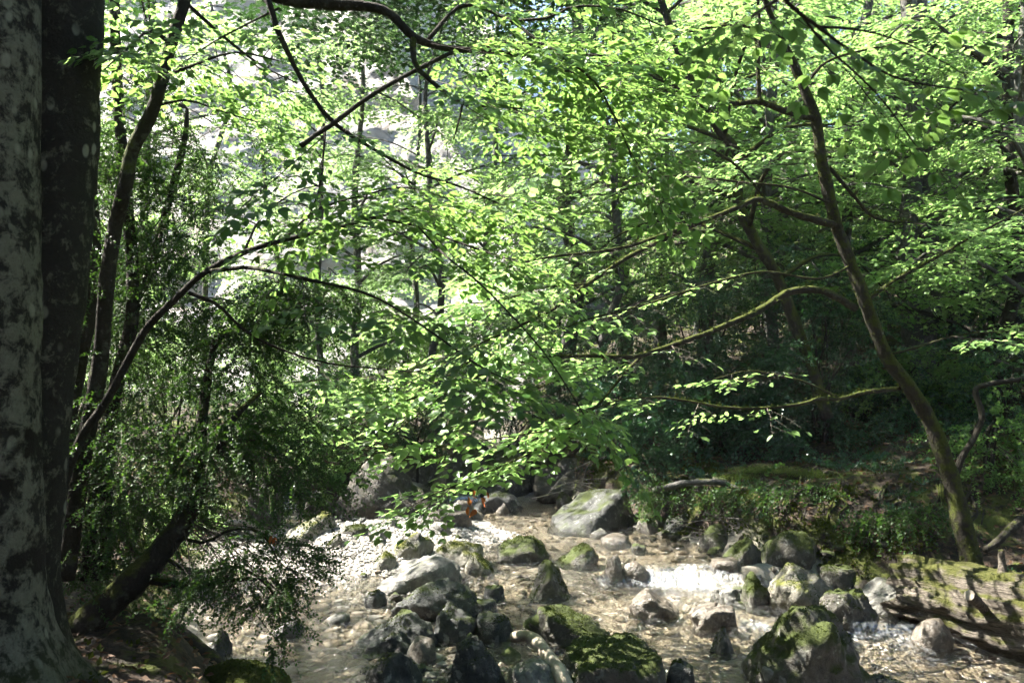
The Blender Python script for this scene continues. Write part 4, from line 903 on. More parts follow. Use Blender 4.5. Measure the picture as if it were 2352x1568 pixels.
# ------------------------------------------------------------------ leafy twigs close to the camera, from a beech behind the viewer's right
P0 = np.array((2.7, -0.9, gz(2.7, -0.9)))
tr_ = thing('beech_tree', 'near beech whose big soft leaves hang in at the upper right corner', 'tree', P0)
Q = limb(tr_, np.array([P0 - (0, 0, .2), P0 + (0.05, 0, 2), P0 + (-0.1, 0.1, 4.5), P0 + (0, 0, 7.5)]), 0.17, 0.08, BARK_L, 'trunk', 24)
K = limb(tr_, np.vstack([P0 + (-0.05, 0.08, 3.4), (2.0, 0.4, 3.9), V(1700, -220, 2.0), V(1790, -20, 2.1), V(1880, 62, 2.15), V(1960, 120, 2.2), V(2050, 175, 2.25), V(2150, 200, 2.3), V(2260, 212, 2.3)]), 0.012, 0.002, BARK_D, seed=2, power=0.5)
K2 = limb(tr_, wp([(1830, 20, 2.12), (1900, 110, 2.3), (1990, 190, 2.4), (2050, 260, 2.5), (2100, 330, 2.5)]), 0.004, 0.002, BARK_D, seed=4)
K3 = limb(tr_, wp([(1800, -10, 2.1), (1740, 30, 2.6), (1690, 80, 3.0), (1660, 130, 3.1)]), 0.005, 0.002, BARK_D, seed=5)
K4 = limb(tr_, wp([(1880, 62, 2.15), (1980, 70, 2.2), (2080, 100, 2.3), (2180, 150, 2.4)]), 0.004, 0.002, BARK_D, seed=6)
cn = Crown(); SPN = [make_spray(500 + k, L=0.34, step=0.06, leaf=0.066, droop=0.25) for k in range(5)]
dress(cn, K[int(len(K) * 0.72):], SPN, r_, 0.15, 11, sub=False, sc=0.8, droop=(-0.5, -0.05)); dress(cn, K2, SPN, r_, 0.15, 10, sub=False, sc=0.8, droop=(-0.5, -0.05))
dress(cn, K3, SPN, r_, 0.2, 12, sub=False, sc=0.8); dress(cn, K4, SPN, r_, 0.2, 9, sub=False, sc=0.75, droop=(-0.45, 0))
cn.build(tr_, LEAF_DEEP, 300)
shade_canopy(tr_, [(900, (3.0, 2.4, 7.6), (6, 5.0, 1.0)), (300, (2.0, -3.5, 7.0), (5, 2.5, 1.0)), (260, (0.5, -7.0, 4.5), (9, 1.5, 3.0)), (200, (7.5, 2.0, 5.5), (1.6, 5.0, 2.5))], 72)  # leaf clouds over and around the viewer, added to close off skylight

# ------------------------------------------------------------------ the mossy tree on the right bank that spreads over the water
tm = thing('leaning_tree', 'mossy leaning tree on the right bank spreading long limbs over the stream', 'tree', V(2232, 1300, 9.0))
mt_ = catmull(wp([(2240, 1335, 9.0), (2228, 1275, 9.0), (2200, 1160, 9.0), (2165, 1040, 9.0), (2130, 955, 9.0), (2085, 885, 8.95), (2035, 815, 8.95), (1990, 700, 8.9), (1955, 610, 8.9), (1922, 520, 8.85), (1900, 430, 8.8), (1884, 350, 8.75), (1874, 275, 8.7), (1845, 200, 8.65), (1815, 130, 8.6), (1780, 60, 8.5), (1740, -60, 8.4), (1700, -260, 8.3)]), 170)
rad = np.interp(np.linspace(0, 1, 170), [0, .05, .15, .3, .45, .6, .75, .85, 1], [0.15, 0.112, 0.094, 0.078, 0.07, 0.064, 0.052, 0.04, 0.022])
v, q, t_ = tube(mt_, rad, 26, 0.13, 3, 6.0); link('trunk', mesh_np('trunk', v, t_, q, True), BARK_MM, tm)
cm = Crown(); mb = []; rr = np.random.default_rng(77); LIMBS = []
for (pts, r0, r1, t0, dn, side) in (
 ([(1872, 272, 8.7), (1805, 256, 8.5), (1745, 236, 8.4), (1692, 238, 8.2), (1600, 218, 8.0), (1540, 210, 7.8), (1440, 195, 7.5)], 0.05, 0.012, 0.5, 5, (0.4, 0.9)),
 ([(1745, 236, 8.4), (1741, 160, 8.3), (1745, 70, 8.2), (1735, -60, 8.1)], 0.03, 0.012, 0.3, 4, (0.4, 0.8)),
 ([(1922, 517, 8.85), (1850, 500, 8.6), (1770, 468, 8.4), (1728, 461, 8.3), (1660, 490, 8.2), (1600, 511, 8.1), (1500, 547, 7.9), (1400, 576, 7.7), (1250, 592, 7.4), (1120, 625, 7.1)], 0.055, 0.006, 0.3, 6.5, (0.5, 1.1)),
 ([(1600, 513, 8.1), (1520, 552, 8.0), (1440, 592, 7.8), (1350, 652, 7.6), (1280, 702, 7.4), (1200, 745, 7.2), (1100, 790, 7.0), (1000, 845, 6.9), (900, 900, 6.9)], 0.035, 0.005, 0.25, 6.5, (0.5, 1.0)),
 ([(1966, 707, 8.9), (1900, 673, 8.7), (1820, 667, 8.5), (1760, 702, 8.4), (1700, 732, 8.2), (1600, 772, 8.0), (1500, 807, 7.8), (1440, 820, 7.6), (1330, 816, 7.4), (1200, 828, 7.2), (1050, 880, 7.0), (900, 930, 6.9), (810, 960, 6.9)], 0.058, 0.005, 0.4, 6, (0.5, 1.0)),
 ([(1480, 812, 7.75), (1430, 862, 7.6), (1380, 922, 7.5), (1310, 982, 7.4), (1220, 1040, 7.3), (1100, 1092, 7.2), (1000, 1132, 7.2), (940, 1165, 7.15)], 0.02, 0.003, 0.25, 11, (0.2, 0.35)),
 ([(2066, 892, 9.0), (1990, 900, 8.9), (1930, 915, 8.75), (1880, 916, 8.6), (1830, 930, 8.5), (1700, 938, 8.3), (1600, 925, 8.1), (1500, 912, 7.9), (1400, 925, 7.7), (1290, 975, 7.5)], 0.035, 0.005, 0.35, 5, (0.3, 0.7)),
 ([(1930, 915, 8.75), (1850, 878, 8.6), (1790, 862, 8.4), (1720, 852, 8.2), (1640, 870, 8.0)], 0.018, 0.004, 0.3, 5, (0.3, 0.5)),
 ([(1990, 690, 8.9), (2060, 640, 9.0), (2150, 592, 9.1), (2230, 545, 9.1), (2352, 480, 9.0)], 0.03, 0.01, 0.35, 5, (0.4, 0.9)),
 ([(1905, 385, 8.8), (1960, 450, 8.9), (2010, 500, 9.1), (2095, 512, 9.3), (2200, 520, 9.5)], 0.03, 0.01, 0.5, 4, (0.4, 0.8)),
 ([(1915, 470, 8.8), (1820, 432, 8.6), (1700, 418, 8.4), (1560, 405, 8.1), (1450, 415, 7.9), (1320, 440, 7.7)], 0.02, 0.005, 0.3, 6, (0.5, 1.0)),
 ([(1845, 200, 8.65), (1900, 142, 8.6), (2000, 112, 8.6), (2120, 90, 8.6)], 0.025, 0.008, 0.3, 4, (0.4, 0.8)),
 ([(1955, 610, 8.9), (1880, 640, 8.6), (1750, 625, 8.3), (1620, 655, 8.0), (1480, 700, 7.7), (1330, 740, 7.4), (1230, 790, 7.2)], 0.02, 0.005, 0.3, 5.5, (0.4, 0.9)),
 ([(1790, 80, 8.5), (1700, 60, 8.2), (1600, 70, 7.9), (1480, 110, 7.6), (1380, 160, 7.4)], 0.022, 0.006, 0.25, 5.5, (0.4, 0.9)),
 ([(1770, 470, 8.4), (1690, 380, 8.2), (1600, 330, 8.0), (1480, 320, 7.8), (1350, 350, 7.6), (1220, 400, 7.4)], 0.018, 0.005, 0.3, 6, (0.5, 1.0)),
 ([(2035, 815, 8.95), (2100, 800, 8.8), (2200, 770, 8.6), (2320, 760, 8.4)], 0.018, 0.006, 0.3, 4, (0.4, 0.7)),
 ([(1440, 820, 7.6), (1350, 850, 7.3), (1240, 890, 7.0), (1130, 950, 6.8), (1030, 1000, 6.8)], 0.012, 0.003, 0.2, 6.5, (0.3, 0.7)),
 ([(1350, 652, 7.6), (1250, 660, 7.2), (1150, 690, 6.9), (1040, 700, 6.7), (940, 730, 6.6)], 0.01, 0.003, 0.2, 6, (0.3, 0.7)),
 ([(1200, 745, 7.2), (1080, 830, 6.95), (960, 900, 6.8), (850, 950, 6.8), (760, 1000, 6.8)], 0.009, 0.003, 0.2, 6.5, (0.3, 0.6)),
 ([(1310, 982, 7.4), (1180, 1000, 7.2), (1050, 1020, 7.0), (930, 1040, 6.9), (800, 1062, 6.9)], 0.009, 0.003, 0.1, 6.5, (0.3, 0.5)),
 ([(1050, 880, 7.0), (950, 960, 6.9), (860, 1020, 6.8), (790, 1050, 6.8)], 0.007, 0.003, 0.1, 6.5, (0.3, 0.5)),
 ([(1000, 845, 6.9), (900, 860, 6.9), (780, 870, 7.0), (660, 880, 7.1)], 0.008, 0.003, 0.2, 6.5, (0.3, 0.6))):
    Q = limb(tm, wp(pts), r0 * 0.78, r1, BARK_M, seed=int(pts[0][0] + pts[1][1]), ns=10, rough=0.16)
    LIMBS.append((Q, r0)); dress(cm, Q, SPRM, rr, t0, dn * (1.0 if pts[-1][1] < 500 else 0.85 if pts[-1][1] < 780 else 0.68), side, mb=mb)
def gap(P):  # thins the crown so sun falls on the right water and log
    g = P - SUND * ((P[:, 2:3]) / SUND[2]); return (((g[:, 0] - 4.3) / 1.5) ** 2 + ((g[:, 1] - 6.9) / 1.0) ** 2 < 1) & (np.random.default_rng(5).random(len(P)) < 0.85)
cm.keepout(gap)
def gap2(P):                                     # leaves dropped so the sun reaches the lowest spray
    g = P - SUND * ((P[:, 2:3] - 1.5) / SUND[2]); return (np.abs(g[:, 1] - 7.25) < 0.4) & (g[:, 0] > -1.3) & (g[:, 0] < 0.7) & (P[:, 2] > 1.95) & (np.random.default_rng(6).random(len(P)) < 0.7)
cm.keepout(gap2)
cm.build(tm, LEAF_BEECH, 300); side_twigs(tm, mb, 0.006)
mB = MB()
for (Q, r0) in LIMBS:
    if r0 < 0.03: continue
    k = rr.integers(0, int(len(Q) * 0.75), 260); d = nrm(rr.normal(0, 1, (260, 3)) + (0, 0, 0.9)); pr = Q[k] + d * (r0 * (1 - 0.7 * k / len(Q)) * 0.95)[:, None] + rr.normal(0, 0.01, (260, 3))
    v, t_ = leaf_geo(pr, nrm(d + rr.normal(0, 0.5, (260, 3))), rr.normal(0, 1, (260, 3)), 0.022 * rr.uniform(0.6, 1.4, 260), FAR); mB.add(v, None, t_)
k = rr.integers(0, 150, 1500); d = nrm(rr.normal(0, 1, (1500, 3)) + (-0.6, -0.2, 0.5)); pr = mt_[k] + d * rad[k][:, None] * 0.98
v, t_ = leaf_geo(pr, nrm(d + rr.normal(0, 0.5, (1500, 3))), rr.normal(0, 1, (1500, 3)), 0.022 * rr.uniform(0.6, 1.4, 1500), FAR); mB.add(v, None, t_)
mB.build('moss', MOSS_BLADE, tm, False, 'stuff')

# ------------------------------------------------------------------ trees further back
def auto_tree(pts, radii, label, nl, zlo, zhi, ll, seed, mat=LEAF_BEECH, bark=BARK_G, dens=3.2, tpl=SPRF, sc=1.25, kind=FAR, extra_trunk=None, name='beech_tree', keep=None, arms=(0.5, 1.2)):
    P = _wp(pts); t = thing(name, label, 'tree', (P[0][0], P[0][1], gz(P[0][0], P[0][1])))
    n = 70; Q = catmull(P, n); w_ = np.linspace(0, 1, n); Q[:, :2] += 0.35 * np.minimum(w_ * 5, 1)[:, None] * np.stack([vnoise(np.c_[Q[:, 2] * 0.45, np.full(n, seed * 1.7 + k_), np.zeros(n)], k_) for k_ in range(2)], 1); rd = np.interp(np.linspace(0, 1, n), np.linspace(0, 1, len(radii)), radii)
    v, q, tr = tube(Q, rd, 14, 0.1, seed, 4.0); link('trunk', mesh_np('trunk', v, tr, q, True), bark, t)
    if extra_trunk is not None:
        Q2 = catmull(_wp(extra_trunk), n); v, q, tr = tube(Q2, rd * 0.95, 14, 0.1, seed + 1, 4.0); link('trunk', mesh_np('trunk', v, tr, q, True), bark, t)
    rr = np.random.default_rng(seed); cr = Crown(); mb = []
    for k in range(nl):
        z = zlo + (zhi - zlo) * (k + rr.random()) / nl; i = int(np.argmin(np.abs(Q[:, 2] - z))); a = k * 2.4 + rr.uniform(-0.5, 0.5); L = ll * rr.uniform(0.6, 1.15)
        dd = np.array((math.cos(a), math.sin(a), 0)); p = Q[i]
        E = np.array([p, p + dd * L * 0.35 + (0, 0, 0.18 * L), p + dd * L * 0.7 + (0, 0, 0.2 * L) + rr.normal(0, 0.1, 3), p + dd * L + (0, 0, rr.uniform(-0.1, 0.2) * L)])
        LQ = limb(t, E, min(rd[i] * 0.5, 0.05), 0.008, bark, seed=seed + k, ns=6, n=max(10, int(L / 0.2)))
        dress(cr, LQ, tpl, rr, 0.2, dens, arms, sc=sc, mb=mb)
    cr.build(t, mat, 0, kind, True, 1.3); side_twigs(t, mb, 0.008); return t
def col(px, py, Y, top=-500, lean=0): return [(px, py, Y), (px + lean * 0.4, (py + top) / 2, Y), (px + lean, top, Y)]
auto_tree([(2100, 985, 15), (2088, 800, 15), (2068, 600, 15), (2072, 300, 15), (2085, -300, 15)], [0.24, 0.19, 0.18, 0.17, 0.12], 'double trunked dark beech right of the leaning mossy tree', 20, 5.0, 11, 4.0, 1001, LEAF_BEECH, BARK_G,
          extra_trunk=[(2112, 985, 15.1), (2126, 800, 15.1), (2138, 620, 15.1), (2118, 300, 15.1), (2108, -300, 15.1)])
auto_tree(col(2205, 960, 17, -500, -15), [0.22, 0.18, 0.17, 0.12], 'pale patched beech trunk behind and right of the double trunk', 18, 4, 11, 4.0, 1002, bark=BARK_G)
auto_tree(col(2300, 960, 13.5, -500, -25), [0.12, 0.1, 0.09, 0.06], 'thin dark tree near the right edge of the wood', 16, 2.6, 9, 3.0, 1003, bark=BARK_D)
auto_tree(col(2250, 970, 20, -400, 10), [0.17, 0.15, 0.14, 0.1], 'mossy trunk deep in the right hand wood', 16, 3.5, 11, 3.6, 1004, bark=BARK_M)
auto_tree([(1900, 960, 12.4), (1870, 830, 12.4), (1822, 655, 12.3), (1770, 560, 12.2), (1715, 470, 12.2), (1690, 360, 12.1), (1630, 290, 12.0), (1560, 160, 12), (1480, -150, 12)], [0.1, 0.085, 0.08, 0.07, 0.05], 'leaning tree with yellow mossed trunk behind the leaning mossy tree', 18, 4.0, 9.5, 3.2, 1005, bark=BARK_MM)
auto_tree(col(1300, 880, 18, -400, 8), [0.18, 0.15, 0.14, 0.1], 'pale slim trunk behind the bright leaf sprays at centre', 18, 4.0, 12, 3.6, 1006, LEAF_FAR)
RT = auto_tree(col(1440, 890, 20, -400, -20), [0.18, 0.15, 0.14, 0.1], 'far beech standing right of the pale slim centre trunk', 18, 4.5, 13, 3.8, 1007, LEAF_BEECH)
auto_tree(col(1120, 870, 21, -200, 30), [0.1, 0.08, 0.06, 0.04], 'far pale leaved tree before the right end of the cliff', 14, 3.0, 8.5, 3.0, 1008, LEAF_FAR)
auto_tree(col(930, 880, 20, 100, 30), [0.08, 0.065, 0.05, 0.03], 'small pale leaved tree in front of the cliff middle', 12, 4.0, 9.5, 2.6, 1009, LEAF_FAR)
auto_tree(col(640, 880, 18, 60, -20), [0.07, 0.055, 0.04, 0.02], 'thin pale tree in front of the cliff left of the middle', 10, 4.0, 10.5, 2.2, 1010, LEAF_FAR)
auto_tree(col(1620, 880, 17, -400, 25), [0.17, 0.15, 0.13, 0.1], 'beech behind the limbs of the leaning mossy tree', 20, 4.0, 11, 3.8, 1011)
auto_tree(col(1830, 880, 21, -300, -15), [0.2, 0.17, 0.15, 0.1], 'far beech seen left of the double trunk', 18, 4.0, 13, 4.0, 1012)
auto_tree(col(1990, 900, 25, -200, 10), [0.2, 0.17, 0.15, 0.1], 'farthest beech high on the right slope', 18, 4.0, 15, 4.5, 1013)
auto_tree(col(2420, 960, 18, -400, -30), [0.2, 0.17, 0.15, 0.1], 'beech whose boughs enter at the right edge', 18, 3.0, 12, 4.2, 1014)
auto_tree(col(320, 880, 15, 0, 20), [0.1, 0.08, 0.07, 0.05], 'bright tree beyond the box foliage at the left', 14, 3.5, 9.5, 2.2, 1015, LEAF_BEECH)
auto_tree(col(1520, 840, 21.5, -200, 0), [0.2, 0.17, 0.15, 0.1], 'far pale tree at the head of the valley', 20, 4.0, 16, 4.8, 1016, LEAF_FAR)
auto_tree(col(1600, 840, 24, -100, 0), [0.2, 0.17, 0.15, 0.1], 'pale tree under the far end of the cliff', 20, 4.0, 15, 4.8, 1017, LEAF_FAR)

shade_canopy(RT, [(420, over(6.0, 11.0, 10), (3.2, 2.4, 1.2)), (300, over(5.5, 15, 11), (3.5, 3, 1.2))], 73)  # crown clouds added along the sun's path to shade the right bank
auto_tree(col(2300, 930, 26, -300, 0), [0.2, 0.17, 0.15, 0.1], 'tall far beech on the slope behind the right edge trees', 26, 4, 17, 5.0, 1024, sc=1.6)
auto_tree(col(1700, 860, 26, -300, 0), [0.2, 0.17, 0.15, 0.1], 'tall far beech on the slope behind the yellow mossed trunk', 26, 4, 17, 5.0, 1025, sc=1.6)
auto_tree(col(2060, 880, 30, -200, 0), [0.2, 0.17, 0.15, 0.1], 'tallest far beech closing the gap above the slope', 28, 5, 19, 5.5, 1026, sc=1.8)
auto_tree(col(985, 890, 17, 60, 25), [0.09, 0.07, 0.06, 0.03], 'pale leaved young tree before the bare middle of the cliff', 18, 3.4, 10.5, 2.4, 1027, LEAF_FAR)
auto_tree(col(740, 890, 17.8, 40, -25), [0.08, 0.065, 0.05, 0.03], 'pale leaved young tree above the left waterfall', 16, 3.2, 9.5, 2.0, 1028, LEAF_FAR)
auto_tree(col(480, 880, 17, 20, 25), [0.07, 0.06, 0.05, 0.03], 'light green young tree behind the drooping box tree', 14, 2.8, 8.5, 1.8, 1029, LEAF_BEECH)
auto_tree(col(1960, 940, 16.5, -300, 20), [0.13, 0.11, 0.1, 0.07], 'slim beech left of the double trunked dark beech', 22, 3.4, 10, 3.2, 1018)
auto_tree(col(2380, 1000, 12.5, -300, -40), [0.1, 0.085, 0.08, 0.05], 'young beech with low boughs at the right edge', 20, 2.2, 8, 2.6, 1019)
auto_tree(col(2150, 930, 22, -200, 0), [0.16, 0.14, 0.12, 0.08], 'far beech seen between the double trunk and the pale trunk', 22, 3.4, 14, 4.0, 1020)
auto_tree(col(1780, 900, 15, -300, 10), [0.12, 0.1, 0.09, 0.06], 'slim beech behind the glossy holly', 20, 3.6, 9.5, 3.0, 1021)
auto_tree(col(820, 900, 17, 150, 15), [0.1, 0.08, 0.07, 0.04], 'small bright tree before the cliff foot', 12, 3.0, 6.5, 2.2, 1022, LEAF_FAR)
auto_tree(col(1380, 900, 15.5, -200, 15), [0.1, 0.08, 0.07, 0.05], 'young bright beech behind the centre sprays', 18, 3.6, 9, 2.8, 1023, LEAF_BEECH)
# ------------------------------------------------------------------ understory shrubs
def shrub(label, blobs, seed, mat=LEAF_HOLLY, tpls=HOL, name='holly_shrub', kind=FAR, sc=1.0, cat='shrub'):
    c0 = V(blobs[0][0], blobs[0][1], blobs[0][2]); b = np.array((c0[0], c0[1], gz(c0[0], c0[1])))
    t = thing(name, label, cat, b); rr = np.random.default_rng(seed); cr = Crown(); mb = []
    for k in range(4 if name != 'trailing_ivy' else 0): limb(t, np.array([b - (0, 0, 0.1), b + (rr.normal(0, 0.15), rr.normal(0, 0.15), 0.6), c0 + rr.normal(0, 0.3, 3)]), 0.03, 0.012, BARK_D, 'stem', 6, 10, seed=seed + k)
    for (px, py, Y, rx, ry, rz, ns) in blobs:
        c = V(px, py, Y); nb = max(4, ns // 14); tips = c + rr.normal(0, 0.5, (nb, 3)) * np.array((rx, ry, rz))
        for tp in tips:
            root = b + (0, 0, 0.4) if rr.random() < 0.4 and name != 'trailing_ivy' else c; mb.append((root + (tp - root) * 0.3, tp))
        for j in range(ns):
            tp = tips[rr.integers(nb)]; p = tp + rr.normal(0, 0.3, 3) * np.array((rx, ry, rz)) * 0.6; d = nrm(p - c + rr.normal(0, 0.4, 3) * rx); d[2] = d[2] * 0.5 - 0.2
            cr.put(tpls[rr.integers(len(tpls))], p, d, nrm(rr.normal(0, 0.4, 3) + UP), rr.uniform(0.8, 1.25) * sc)
    cr.build(t, mat, 0, kind); side_twigs(t, mb, 0.006); return t
shrub('glossy holly with silvery highlights right of centre', [(1880, 740, 13.0, 1.0, 0.8, 1.0, 420), (1850, 860, 12.8, 0.9, 0.8, 0.6, 260)], 61)
shrub('dark holly behind the long mossy limbs', [(1620, 700, 14.0, 1.4, 1.0, 1.1, 520), (1560, 860, 13.6, 1.2, 0.8, 0.7, 320)], 62)
shrub('dark evergreen thicket left of the dark holly', [(1420, 790, 15.0, 1.2, 0.9, 1.0, 380), (1330, 890, 15.2, 1.0, 0.8, 0.7, 280)], 63)
shrub('laurel like shrub drooping over the undercut bank', [(1600, 975, 12.8, 0.5, 0.4, 0.35, 120), (1520, 960, 12.5, 0.6, 0.4, 0.4, 150), (1440, 1000, 12.2, 0.45, 0.4, 0.45, 130)], 64, sc=1.2)
shrub('green shrub above the broad dark far boulder', [(1180, 930, 16.0, 1.2, 0.8, 0.7, 420), (1080, 880, 16.5, 1.0, 0.8, 0.9, 380)], 65)
shrub('dark shrub behind the huge brown boulder', [(960, 960, 15.5, 1.0, 0.7, 0.6, 360), (880, 900, 16.5, 1.0, 0.8, 0.7, 300)], 76)
shrub('ivy dark thicket below the cliff behind the left waterfall', [(760, 900, 17.0, 1.4, 0.8, 0.8, 360), (560, 900, 16.5, 1.2, 0.8, 0.8, 260)], 77)
shrub('sunlit bush beyond the box trees at the left', [(400, 860, 12.0, 0.8, 0.7, 0.5, 260), (340, 830, 12.3, 0.7, 0.6, 0.4, 180)], 66, LEAF_FAR, name='sunlit_bush')
shrub('sunlit bush above the left waterfall', [(700, 950, 14.0, 0.9, 0.7, 0.5, 260), (850, 940, 14.5, 0.9, 0.7, 0.5, 240), (620, 880, 14.5, 0.8, 0.6, 0.5, 160)], 67, LEAF_BEECH, name='sunlit_bush')
shrub('dark leafy shrub under the double trunked beech', [(2060, 880, 13.5, 0.9, 0.7, 0.7, 240), (2180, 900, 13.0, 0.8, 0.7, 0.6, 200)], 68, LEAF_BEECH, sc=1.1, name='leafy_shrub')
shrub('low leafy shrub behind the fallen log', [(2270, 1010, 10.5, 0.7, 0.6, 0.5, 200), (2330, 1090, 10.0, 0.6, 0.5, 0.4, 150)], 69, LEAF_DEEP, sc=0.95, name='leafy_shrub')
shrub('bright seedling cluster glimpsed through the box tree', [(300, 1180, 9.0, 0.5, 0.4, 0.35, 110), (380, 1190, 9.2, 0.4, 0.4, 0.25, 80)], 70, LEAF_BEECH, sc=0.8, name='sapling_cluster')
shrub('evergreen mass on the slope behind the far beeches', [(1750, 560, 18.0, 2.2, 1.0, 1.6, 420), (2000, 620, 18.5, 2.2, 1.0, 1.6, 420)], 71, sc=1.3)
shrub('evergreen mass behind the right edge trunks', [(2280, 700, 17.0, 1.8, 1.0, 1.6, 420)], 72, sc=1.3)
shrub('evergreen mass at the head of the stream', [(1300, 720, 19.0, 1.8, 1.0, 1.4, 380), (1100, 780, 19.5, 1.5, 1.0, 1.0, 260)], 73, sc=1.3)
shrub('evergreen thicket high on the right slope', [(2050, 420, 24.0, 3.0, 1.0, 2.2, 500), (2250, 480, 24.0, 2.6, 1.0, 2.2, 420), (1850, 480, 24.0, 2.2, 1.0, 2.0, 300)], 74, sc=1.7)
shrub('dark evergreen bush on the bank right of the leaning mossy tree', [(2320, 900, 12.0, 0.9, 0.8, 0.8, 300)], 75)
boxtree([(60, 1500, 6.4), (120, 1300, 6.5), (180, 1150, 6.6), (220, 1000, 6.7)], [0.05, 0.04, 0.03, 0.015], 'black box thicket low behind the twin beech foot', [
    (200, 1120, 6.6, 0.6, 0.5, 0.5, 320), (290, 1210, 6.7, 0.5, 0.5, 0.35, 240), (180, 950, 6.8, 0.5, 0.5, 0.5, 260), (390, 1120, 6.8, 0.5, 0.4, 0.3, 220), (230, 1330, 6.0, 0.5, 0.4, 0.3, 200), (130, 1230, 6.0, 0.5, 0.4, 0.4, 200)], 24, name='box_thicket')
boxtree([(120, 1200, 7.5), (170, 1000, 7.6), (240, 820, 7.6), (260, 640, 7.6), (270, 420, 7.6)], [0.05, 0.04, 0.03, 0.02, 0.01], 'tall thin box tree standing behind the slim trunks', [
    (230, 820, 7.5, 0.5, 0.5, 0.5, 240), (270, 680, 7.5, 0.5, 0.5, 0.5, 240), (250, 520, 7.5, 0.4, 0.5, 0.5, 200), (370, 800, 7.4, 0.4, 0.4, 0.3, 120), (270, 380, 7.6, 0.4, 0.4, 0.4, 140), (330, 900, 7.3, 0.5, 0.4, 0.25, 160)], 25)
shrub('dark evergreen hedge along the foot of the right slope', [(1960, 900, 14.0, 1.0, 0.7, 0.6, 320), (1760, 920, 13.6, 1.0, 0.7, 0.6, 320), (2130, 960, 12.6, 0.8, 0.6, 0.5, 220)], 78)
shrub('dark evergreen cover below the leaning yellow mossed trunk', [(1650, 960, 13.0, 0.9, 0.6, 0.4, 260), (1840, 985, 12.6, 0.7, 0.5, 0.3, 160)], 79)
shrub('pale sunlit bushes along the cliff foot', [(900, 800, 20.0, 1.4, 0.6, 0.7, 260), (1040, 810, 20.0, 1.2, 0.6, 0.7, 220), (760, 810, 19.6, 1.4, 0.6, 0.7, 240), (600, 800, 19.0, 1.4, 0.6, 0.8, 220)], 80, LEAF_FAR, sc=1.5, name='cliff_foot_bush')
shrub('dark trailing ivy over the face of the right bank', [(1740, 1125, 10.9, 0.7, 0.18, 0.14, 170), (1920, 1140, 10.4, 0.8, 0.2, 0.14, 190), (1580, 1130, 11.4, 0.6, 0.15, 0.12, 120), (2080, 1180, 9.6, 0.6, 0.2, 0.14, 130)], 81, LEAF_BOX, [make_shoot(480 + k, L=0.3, leaf=0.04, n=9, droop=0.8) for k in range(4)], name='trailing_ivy')
